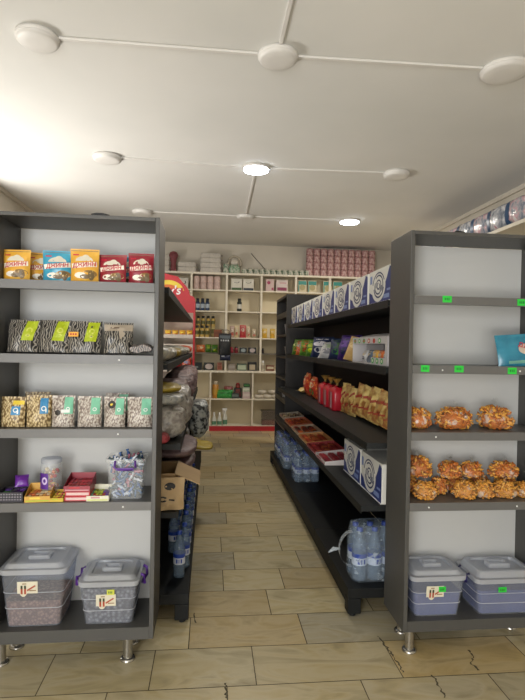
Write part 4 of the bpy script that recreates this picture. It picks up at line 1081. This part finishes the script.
YS = 8.93+.05
def pack_box(w, h, d, loc, cols, label, cat='package', name='package', group=None, deco=None, rot=0, bevel=.004):
    b = MB().box(-w/2, w/2, 0, d, 0, h); s = Surf(b, lambda x, z: 0)
    if deco: deco(s, w, h)
    o = b.build(name, cols, loc=loc, rot=(0, 0, rot), bevel=bevel); tag(o, label, cat, group); return o
def d_blob(s, w, h): s.ell(0, h*.62, w*.3, h*.2, 1, .001, 14); s.poly([(-w*.46, h*.05), (w*.46, h*.05), (w*.46, h*.22), (0, h*.34), (-w*.46, h*.25)], 2, .001)
def d_sq(s, w, h): s.rect(-w*.4, w*.4, h*.1, h*.6, 1, .001, 1); s.rect(-w*.3, w*.3, h*.65, h*.9, 2, .001, 1)
def d_strip(s, w, h): s.rect(-w*.42, w*.42, h*.35, h*.75, 1, .001, 1)
PW = P('#d3c4bc', .5)
# top row packs
zr = 2.4585
def rolls(x, lab):
    t = thing('toilet_roll_pack', lab, 'toilet rolls', (x, 8.95, zr), 0, 'pale pink roll packs in the upper row')
    for k in range(2): MB().lathe([(.050, 0), (.055, .006), (.055, .11), (.05, .116)], 16).build('roll', P('#cdb3a9', .7, var=.15, scale=30), t, loc=(0, .06, .0005+.117*k))
for k, x in enumerate((-.262, -.14, -.02, .10)): rolls(x, 'stack of two pale pink rolls, %s from the left in upper cell' % ORD[k])
for k, x in enumerate((.437, .645)):
    pack_box(.19, .205, .14, (x, YS-.03, zr), [P('#d5d0c2', .5), BLK, (P('#3f5a34', .5) if k == 0 else P('#2c3440', .5))], 'white tissue pack with black squiggle and dark %s foot' % ('green' if k == 0 else 'blue'), 'tissue pack', 'tissue_pack', 'tissue packs in the upper row', lambda s, w, h: (s.ell(0, h*.72, w*.25, h*.10, 1, .001, 14, 200, 380, .75), s.rect(-w*.46, w*.46, h*.02, h*.22, 2, .001, 1)))
pack_box(.145, .215, .14, (1.025, YS-.03, zr), [P('#cfb4ae', .5), P('#a83a5c', .5), PW], 'pink and white pack, left of the pair right of the squiggle tissue packs', 'tissue pack', 'tissue_pack', 'tissue packs in the upper row', lambda s, w, h: (s.ell(-.02, h*.7, .03, .03, 1, .001), s.rect(w*.2, w*.45, h*.1, h*.3, 1, .001, 1)))
pack_box(.21, .205, .14, (1.24, YS-.03, zr), [P('#d3c3bd', .5), P('#8c3054', .5), PINK], 'white pack with plum lower band in the upper row', 'tissue pack', 'tissue_pack', 'tissue packs in the upper row', lambda s, w, h: (s.rect(-w*.4, w*.4, h*.08, h*.36, 1, .001, 1), s.rect(-w*.2, w*.35, h*.7, h*.78, 2, .001, 1)))
for k, (x, w_) in enumerate(((1.605, .16), (1.785, .16), (2.06, .16), (2.245, .17), (2.52, .17))):
    pack_box(w_, .21, .14, (x, YS-.03, zr), [P('#cbbd9c', .5), P('#2f8a80', .5), P('#a79a6a', .5)], 'teal and cream box in the upper row, %s from the left' % ORD[k], 'box', 'tea_box', 'teal and cream boxes', lambda s, w, h: (s.rect(-w*.46, w*.46, h*.62, h*.95, 1, .001, 1), s.ell(0, h*.4, w*.32, h*.25, 2, .0015, 14), s.rect(-w*.46, -w*.34, h*.05, h*.6, 1, .001, 1)))
pack_box(.20, .19, .14, (-.50, YS-.03, zr), [P('#cfc9bd', .5), BLK, BLK], 'white tissue pack with black squiggle above the red stand header', 'tissue pack', 'tissue_pack', 'tissue packs in the upper row', lambda s, w, h: s.ell(0, h*.6, w*.3, h*.2, 1, .001, 14, 160, 400, .75))
pack_box(.20, .20, .14, (-.74, YS-.03, zr), [P('#b8343e', .5), PW, BLK], 'red and white pack in the upper row beside the left unit', 'tissue pack', 'tissue_pack', 'tissue packs in the upper row', d_strip)
# row 2
def jarobj(x, z, r, h, body, capm, lab, lm, cat='jar', name='jar', group=None, y=9.0, lid=.2):
    t = thing(name, lab, cat, (x, y, z), 0, group)
    MB().lathe([(r*.9, 0), (r, .006), (r, h*(1-lid)-.01), (r*.7, h*(1-lid))], 14).build('body', body, t)
    MB().lathe([(r*.72, h*(1-lid)-.001), (r*.72, h*.99), (r*.6, h), (0, h)], 14).build('cap', capm, t)
    l = MB(); l.lathe([(r*1.02, h*.22), (r*1.02, h*.55)], 14); l.f = l.f[:14]; l.m = l.m[:14]; l.s = l.s[:14]; l.build('label_band', lm, t)
for k, x in enumerate((-.235, -.15, -.065)): jarobj(x, 2.0895, .038, .215, P('#2a3c5c', .4), P('#1a2434', .4), 'short navy blue bottle with pale band, %s from the left in its cell' % ORD[k], P('#a8b4c0', .4), 'bottle', 'bottle', 'navy bottles in the second row', lid=.3)
jarobj(.495, 2.0895, .042, .23, P('#2c322c', .4), P('#20241f', .4), 'single black bottle with white label alone in its cell', P('#d4d0c4', .4), 'bottle', 'bottle', None, lid=.25)
# row 3
YB_ = P('#c7a75a', .4)
for k, x in enumerate((-.235, -.15, -.065)):
    jarobj(x, 1.6295, .036, .20, YB_, BLK, 'yellow bottle with black cap, front row, %s from the left' % ORD[k], P('#5c5a2c', .4), 'bottle', 'bottle', 'yellow bottles with black caps', 8.97, .22)
for k, x in enumerate((-.225, -.135, -.045, .04)):
    pack_box(.07, .19, .07, (x, 9.06, 1.6295), [P('#b8a468', .5), P('#6a6a34', .5), CREAM], 'tall yellowish carton behind the yellow bottles, %s from the left' % ORD[k], 'carton', 'carton', 'yellow cartons under the back row of bottles', d_strip)
    jarobj(x, 1.8202, .034, .18, YB_, BLK, 'yellow bottle with black cap, upper back row, %s from the left' % ORD[k], P('#5c5a2c', .4), 'bottle', 'bottle', 'yellow bottles with black caps', 9.09, .22)
pack_box(.14, .135, .12, (.125, YS-.02, 1.6295), [P('#8a5234', .6), P('#74422a', .6)], 'plain brown box right of the yellow bottles', 'box', 'brown_box', None, d_strip)
for k, (x, m_, w_, h_) in enumerate([(.375, P('#b89c90', .4), .09, .20), (.45, CREAM, .08, .21), (.565, P('#b8303a', .35), .12, .22), (.66, P('#cdb99a', .4), .08, .20), (.76, P('#b8a88c', .4), .09, .16)]):
    chip_bag([m_, P('#d8ccb8', .4), P('#c05a4a', .4)], 300+k, w_*.92, h_, .07, '%s bag in the third row middle cell, %s from the left' % ('bright red' if k == 2 else 'pale', ORD[k]), (x, 9.0, 1.6305), (0, 0, 0), 'clear bags in the third row')
for k, x in enumerate((.95, 1.09)):
    chip_bag([P('#cfa93c', .4), CREAM, YEL], 310+k, .09, .17, .06, 'yellow bag in the third row, %s of two near the dark end unit' % ('left' if k == 0 else 'right'), (x, 9.0, 1.6305), (0, 0, 0), 'yellow bags in the third row')
# row 4
z = 1.3605
chip_bag([ORF, CREAM, ORANGE], 320, .15, .13, .07, 'orange packet at left of the dark thin shelf', (-.17, 9.0, z+.001), (0, 0, 0), 'packets on the dark thin shelf')
chip_bag([GRN, LIME, GREEN], 321, .10, .14, .07, 'green packet next to the orange packet', (-.035, 9.0, z+.001), (0, 0, 0), 'packets on the dark thin shelf')
chip_bag([GRN, GREEN, LIME], 322, .11, .135, .07, 'green packet, right of the two', (.075, 9.0, z+.001), (0, 0, 0), 'packets on the dark thin shelf')
jarobj(.37, z, .035, .10, CRIM, RED, 'small red tin beside the black hanging pouch', P('#a84048', .4), 'tin', 'tin', 'tins on the dark thin shelf')
jarobj(.45, z, .035, .11, CRIM, BLK, 'small dark red tin with black lid', P('#702028', .4), 'tin', 'tin', 'tins on the dark thin shelf')
pack_box(.125, .095, .10, (.575, YS-.03, z), [P('#22282c', .5), P('#9aa6a6', .5)], 'dark box with pale grey window, left of two', 'box', 'small_box', 'dark boxes on the thin shelf', lambda s, w, h: s.ell(0, h*.5, w*.34, h*.34, 1, .001, 16))
pack_box(.135, .10, .10, (.735, YS-.03, z), [P('#22282c', .5), P('#b8aaa8', .5)], 'dark box with pinkish white window, right of two', 'box', 'small_box', 'dark boxes on the thin shelf', lambda s, w, h: s.ell(0, h*.5, w*.36, h*.38, 1, .001, 16))
jarobj(.925, z, .022, .09, BLK, BLK, 'tiny black pot on the thin shelf near the dark end unit', P('#3c2c28', .4), 'pot', 'pot')
# row 5
z = 1.0515
pack_box(.165, .13, .12, (-.225, YS-.03, z), [P('#1d2326', .5), P('#8a9494', .5)], 'black box with grey band on the white worktop, leftmost', 'box', 'small_box', 'boxes standing on the worktop', lambda s, w, h: s.rect(-w*.4, w*.1, h*.3, h*.5, 1, .001, 1))
pack_box(.175, .13, .12, (-.02, YS-.03, z), [P('#2a3030', .5), P('#c4b6b0', .5)], 'black box with pink and white window on the worktop', 'box', 'small_box', 'boxes standing on the worktop', lambda s, w, h: s.ell(0, h*.5, w*.38, h*.38, 1, .001, 16))
pack_box(.09, .14, .10, (.165, YS-.03, z), [P('#b58a74', .5), P('#a05a44', .5)], 'narrow salmon pink box on the worktop', 'box', 'small_box', 'boxes standing on the worktop', d_sq)
pack_box(.125, .115, .12, (.375, YS-.03, z), [P('#8f8478', .5), P('#a39a90', .5)], 'plain grey brown box on the worktop', 'box', 'small_box', 'boxes standing on the worktop', d_strip)
pack_box(.17, .12, .12, (.555, YS-.03, z), [P('#5c6a58', .5), P('#b4bea4', .5)], 'pale green window box on the worktop', 'box', 'small_box', 'boxes standing on the worktop', lambda s, w, h: s.rect(-w*.42, w*.42, h*.15, h*.8, 1, .001, 1))
pack_box(.15, .15, .12, (.74, YS-.03, z), [P('#1f2224', .5), P('#b3a58c', .5)], 'black framed box with cream window on the worktop', 'box', 'small_box', 'boxes standing on the worktop', lambda s, w, h: s.rect(-w*.34, w*.34, h*.1, h*.72, 1, .001, 1))
jarobj(.93, z, .03, .18, P('#c9c1ae', .5), WHITE, 'white bottle at the worktop corner near the dark end unit', P('#a89c88', .4), 'bottle', 'bottle')
pack_box(.14, .10, .1, (1.06, YS-.03, z), [P('#7a4a34', .5), P('#c8bba0', .5)], 'brown and white box near the dark end unit', 'box', 'small_box', 'boxes standing on the worktop', d_strip)
# lower row
z = .5615; YL_ = 8.96
jarobj(.10, z, .055, .30, P('#c08430', .45), P('#b8aa90', .4), 'orange jar with pale lid in the lower cell', P('#c89a3a', .4), y=YL_+.04)
chip_bag([P('#2c8a3c', .4), GREEN, P('#47a04c', .4)], 330, .30, .15, .09, 'bright green bag lying in the lower cell', (.26, YL_, z+.001), (R(-10), 0, 0), 'bags in the lower cell')
chip_bag([P('#7c3a34', .4), PINK, CRIM], 331, .16, .20, .08, 'dark red bag behind the bright green one', (.33, YL_+.12, z+.001), (0, 0, 0), 'bags in the lower cell')
pack_box(.13, .09, .10, (.45, YL_-.02, z), [P('#3a423e', .5), P('#6a726c', .5)], 'dark grey low box in the lower cell', 'box', 'small_box', 'boxes in the lower cell', d_strip)
pack_box(.13, .17, .12, (.50, YL_+.09, z), [P('#24302c', .5), P('#7c3a34', .5)], 'dark green box standing behind the dark grey low box', 'box', 'small_box', 'boxes in the lower cell', d_sq)
jarobj(.50, z+.171, .04, .09, P('#8c3a30', .4), RED, 'red tin on top of the dark green box', P('#a04a40', .4), 'tin', 'tin', None, YL_+.15)
pack_box(.14, .115, .12, (.645, YL_-.02, z), [P('#c6b0ac', .5), PW], 'pinkish white box in the lower cell', 'box', 'small_box', 'boxes in the lower cell', d_strip)
pack_box(.13, .08, .12, (.64, YL_-.01, z+.116), [P('#b5bda8', .5), P('#d3d6c6', .5)], 'pale green box on the pinkish white box', 'box', 'small_box', 'boxes in the lower cell', d_strip)
pack_box(.11, .06, .10, (.65, YL_, z+.197), [P('#234a2c', .5), GREEN], 'dark green flat box topping the pinkish white stack', 'box', 'small_box', 'boxes in the lower cell', d_strip)
for k, (x, y_, zz_) in enumerate([(.87, YL_+.05, 0), (1.02, YL_+.04, 0), (1.18, YL_+.06, 0), (1.33, YL_+.05, 0), (.93, YL_+.09, .075), (1.12, YL_+.10, .075), (1.28, YL_+.09, .075)]):
    mb = MB()
    mb.tube([(.055*math.cos(a*PI/8), .055*math.sin(a*PI/8), .036) for a in range(16)], .032, 8, 0, True)
    o = mb.build('cloth_coil', P('#c9c0b0', .8, var=.12, scale=40), loc=(x, y_, z+zz_)); tag(o, 'rolled white cloth coil in the lower cell, %s row, %s from the left' % (('bottom', ORD[k]) if k < 4 else ('upper', ORD[k-4])), 'cloth coil', 'white coils in the lower cell')
t = thing('glass_tank', 'small clear plastic tank with brown base on the bottom shelf', 'tank', (1.13, YL_+.10, .0850), 0)
MB().loft([rring(.40, .18, .01, .001), rring(.40, .18, .01, .24)], 0, False, True, False).build('tank_body', CLEAR('tank_plastic', '#8a8078', .35, .1), t)
MB().box(-.19, .19, -.08, .08, .004, .08).build('tank_filling', P('#7a4030', .7), t)
MB().loft([rring(.42, .20, .01, .24), rring(.42, .20, .01, .258)], 0).build('tank_lid', P('#5c544c', .5), t)
def spray(x, h, trig, lab):
    t = thing('spray_bottle', lab, 'spray bottle', (x, 8.965, .0850), 0, 'white spray bottles on the bottom shelf')
    MB().lathe([(.036, 0), (.04, .008), (.04, h*.45), (.022, h*.68), (.016, h*.78)], 16).build('bottle_body', P('#d6d6cc', .4), t)
    l = MB(); l.lathe([(.0408, h*.08), (.0408, h*.34)], 16); l.f = l.f[:16]; l.m = l.m[:16]; l.s = l.s[:16]; l.build('bottle_label', P('#5c8a6c', .5), t)
    if trig:
        m_ = MB(); m_.lathe([(.018, h*.775), (.018, h*.84)], 12); m_.box(-.05, .032, -.012, .012, h*.86, h); m_.box(-.012, .012, -.01, .01, h*.84, h*.861); m_.box(-.040, -.028, -.006, .006, h*.68, h*.86); m_.build('trigger_head', WHITE, t, bevel=.003)
    else: MB().lathe([(.018, h*.775), (.018, h*.95), (.012, h), (0, h)], 12).build('cap', WHITE, t)
spray(.085, .23, False, 'white cleaning bottle with straight cap, left of the three')
spray(.18, .23, False, 'white cleaning bottle with straight cap, middle of the three')
spray(.275, .30, True, 'white spray bottle with trigger head, right of the three')
spray(-.10, .32, True, 'white spray bottle with trigger head standing apart at the left')
# hanging black pouch
t = thing('hanging_pouch', 'black hanging pouch with wire handle and white lettering before the shelving', 'pouch', (.245, 8.80, 1.24), 0)
mb = MB(); pz = Pouch(.215, .37, .09, 401, False, .5); s = pz.make(mb, 0)
s.rect(-.09, .09, .28, .335, 2, .0014, 4)
for k in range(4): s.rect(-.075+k*.04, -.05+k*.04, .235, .262, 1, .002, 2)
mb.build('pouch_body', [P('#15181c', .45), P('#a9adb0', .4), P('#4c565c', .35)], t, loc=(0, 0, .085))
MB().tube([(-.07, 0, .43), (-.07, 0, .50), (-.05, 0, .515), (.05, 0, .515), (.07, 0, .50), (.07, 0, .43)], .006, 8).build('handle', P('#4a3a34', .4), t)
MB().box(-.008, .008, .0, .085, .500, .5075).build('hook', STEEL, t)
mb = MB(); Pouch(.19, .10, .06, 402, True).make(mb, 0); 
Surf(mb, lambda x, z: -.036).rect(-.07, -.01, .07, .085, 1, 0, 1)
mb.build('lower_packet', [P('#1c2440', .4), P('#b8bcc4', .4)], t, loc=(.01, 0, -.012))

# ------------------------------------------------------------------ on top of the back shelving
zt = 2.7565
WR = P('#c2bbb0', .65, var=.15, scale=25)
def flatpack(x, z, w, h, lab, m_, name='toilet_roll_pack'):
    t = thing(name, lab, 'roll pack', (x, 8.93, z), 0, 'white roll packs on top of the back shelving')
    n = 1 if w > .2 else max(1, round(w/.12)); ww = w/n
    for k in range(n):
        MB().loft([rring(ww*.98, .18, .03, .0), rring(ww, .18, .03, .01), rring(ww, .18, .03, h-.012), rring(ww*.95, .17, .03, h-.002)], 0, True).build('roll', m_, t, loc=(-w/2+ww*(k+.5), .10, 0))
    MB().tube([(w/2-.002, .02, h*.5), (w/2+.012, .03, h*.55), (w/2+.02, .03, h*.4)], [.02, .008, .016], 8).build('twisted_end', P('#8a8078', .5), t)
for k in range(4): flatpack(-.02, zt+.0855*k, .36, .084, 'white roll pack in the four high stack, %s from the bottom' % ORD[k], WR)
for k in range(2): flatpack(-.43, zt+.0855*k, .32, .084, 'white roll pack left of the four high stack, %s one' % ('lower', 'upper')[k], WR)
for k in range(3): flatpack(-.80, zt+.0955*k, .14, .094, 'white roll pack beside the maroon bundle, %s from the bottom' % ORD[k], WR)
mb = MB(); mb.lathe([(.05, 0), (.055, .02), (.045, .14), (.06, .22), (.085, .27), (.06, .33), (.02, .35)], 14)
o = mb.build('cloth_bundle', P('#7c3c40', .6, var=.2, scale=30, bump=.6), loc=(-.665, 8.99, zt)); tag(o, 'maroon bundle standing on the back shelving near the left unit', 'bundle')
t = thing('wreath_bag', 'round clear bag with green packets leaning on top of back shelving', 'bag', (.395, 8.98, zt), 0)
MB().tube([(.115*math.cos(a*PI/12), 0, .165+.13*math.sin(a*PI/12)) for a in range(24)], .022, 8, 0, True).build('ring', P('#a99f8c', .5, var=.25, scale=40), t)
MB().loft([rring(.16, .09, .03, .002), rring(.20, .10, .03, .02), rring(.19, .09, .03, .10), rring(.14, .06, .02, .15)], 0, True).build('green_contents', NOI('green_mix', [(0.4, '#5a8a68'), (0.6, '#b5b8a4')], 30, rough=.4), t)
MB().loft([rring(.10, .05, .02, .151), rring(.13, .06, .02, .18), rring(.11, .05, .02, .26)], 0, True).build('white_contents', P('#c4bcae', .5, var=.2, scale=30), t)
CUPG = NOI('cup_print', [(0.42, '#5c7a62'), (0.5, '#b4b4a4'), (0.75, '#c9c4b4')], 26, rough=.5)
mb = MB(); mb.loft([rring(.088, .10, .03, 0), rring(.098, .10, .035, .015), rring(.098, .10, .035, .07), rring(.08, .09, .03, .09)], 0, True)
CG = Once(tag(mb.build('napkin_pack', CUPG), 'x', 'napkin pack'))
for k in range(12):
    CG.put((.575+.102*k, 8.99, zt), .05*(k % 3), 'small green and white napkin pack on top of back shelving, %s from the left' % ORD[k], 'napkin packs on top of back shelving')
mb = MB(); mb.loft([rring(.09, .12, .03, 0), rring(.1, .12, .03, .02), rring(.1, .12, .03, .14), rring(.08, .10, .03, .16)], 0, True)
o = mb.build('napkin_pack', CUPG, loc=(.245, 8.99, zt)); tag(o, 'pale green napkin pack between roll stack and round bag', 'napkin pack', 'napkin packs on top of back shelving')
PKR = NOI('pink_roll_wrap', [(0.35, '#8c5c5e'), (0.5, '#b98f8c'), (0.68, '#cdb3ac')], 24, rough=.5)
mb = MB(); mb.loft([rring(.112, .11, .045, 0), rring(.122, .12, .05, .012), rring(.122, .12, .05, .108), rring(.112, .11, .045, .12)], 0, True)
mb.tube([(0, 0, .118), (.004, 0, .1205)], [.02, .012], 8)
PR = Once(tag(mb.build('toilet_roll', PKR), 'x', 'toilet roll'))
for r_ in range(4):
    for c_ in range(10):
        PR.put((1.735+.1265*c_, 9.0, zt+.1215*r_), 0, 'pink wrapped toilet roll, %s column from the left, %s layer up' % (ORD[c_], ORD[r_]), 'pink toilet rolls piled on the back shelving')
o = MB().tube([(.70, YB-.012, 3.16), (.98, YB-.012, 2.86)], .006, 8).build('wall_cable', P('#6a645c', .5)); tag(o, 'thin grey cable running diagonally on the back wall', 'cable')

# ------------------------------------------------------------------ right wall shelving with big packages on top
t = thing('wall_shelving', 'white wall shelving along the right wall with packages on top', 'wall shelving', (2.90, 3.2, 0), 0)
RL = 5.55; RD = .47
MB().box(0, RD, 0, RL, 2.70, 2.735).build('top_board', SHW, t)
MB().box(RD-.01, RD, 0, RL, 0, 2.699).build('back_panel', P('#9c9170', .6, var=.03), t)  # olive tone: the shelving's interior shadow put into the panel colour
for k in range(7): MB().box(0, RD-.011, k*(RL-.03)/6, k*(RL-.03)/6+.03, 0, 2.699).build('divider', SHW, t)
for k in range(6):
    a = k*(RL-.03)/6+.031; c = (k+1)*(RL-.03)/6-.001
    for z in (2.30, 1.85, 1.4, .95, .5, .1): MB().box(.004, RD-.011, a, c, z-.02, z).build('shelf', SHW, t)
FO = [NOI('silver_pink_wrap', [(0.36, '#7d8494'), (0.47, '#b6b2b6'), (0.56, '#c99aa4'), (0.66, '#d9d6d6')], 16, rough=.2, bump=.5),
      NOI('silver_wrap', [(0.36, '#78808c'), (0.5, '#b4b6bc'), (0.62, '#d8d8d8'), (0.7, '#a86a7c')], 16, rough=.2, bump=.5)]
BS = P('#2b4a6e', .35)
for k in range(9):
    y = 4.02 + k*.345
    mb = MB()
    def ring_(k2, yy):
        out = []
        for i in range(20):
            a = 2*PI*i/20; sx_ = math.copysign(abs(math.cos(a))**.5, math.cos(a)); sz_ = math.copysign(abs(math.sin(a))**.5, math.sin(a))
            x_ = .17*k2*sx_; z_ = .135+.13*k2*sz_; n_ = noise.noise(Vector((x_*18+k*5, yy*18, z_*18)))*.014
            out.append((x_+n_, yy, max(.0, z_+n_)))
        return out
    ys = [(-.168, .78), (-.16, .93), (-.11, 1.0), (-.04, 1.03), (.04, 1.03), (.11, 1.0), (.16, .93), (.168, .78)]
    mb.loft([ring_(q, yy) for yy, q in ys], 0, True)
    for yy in (.10,):
        rr = [ring_(1.035, yy), ring_(1.04, yy+.055)]; mb.loft(rr, 1, True, False, False)
    o = mb.build('diaper_pack', [FO[k % 2], BS], loc=(3.10, y, 2.7355)); tag(o, 'glossy package with blue band on right wall shelving, %s from the camera' % ORD[k], 'package', 'glossy packages on the right wall shelving')
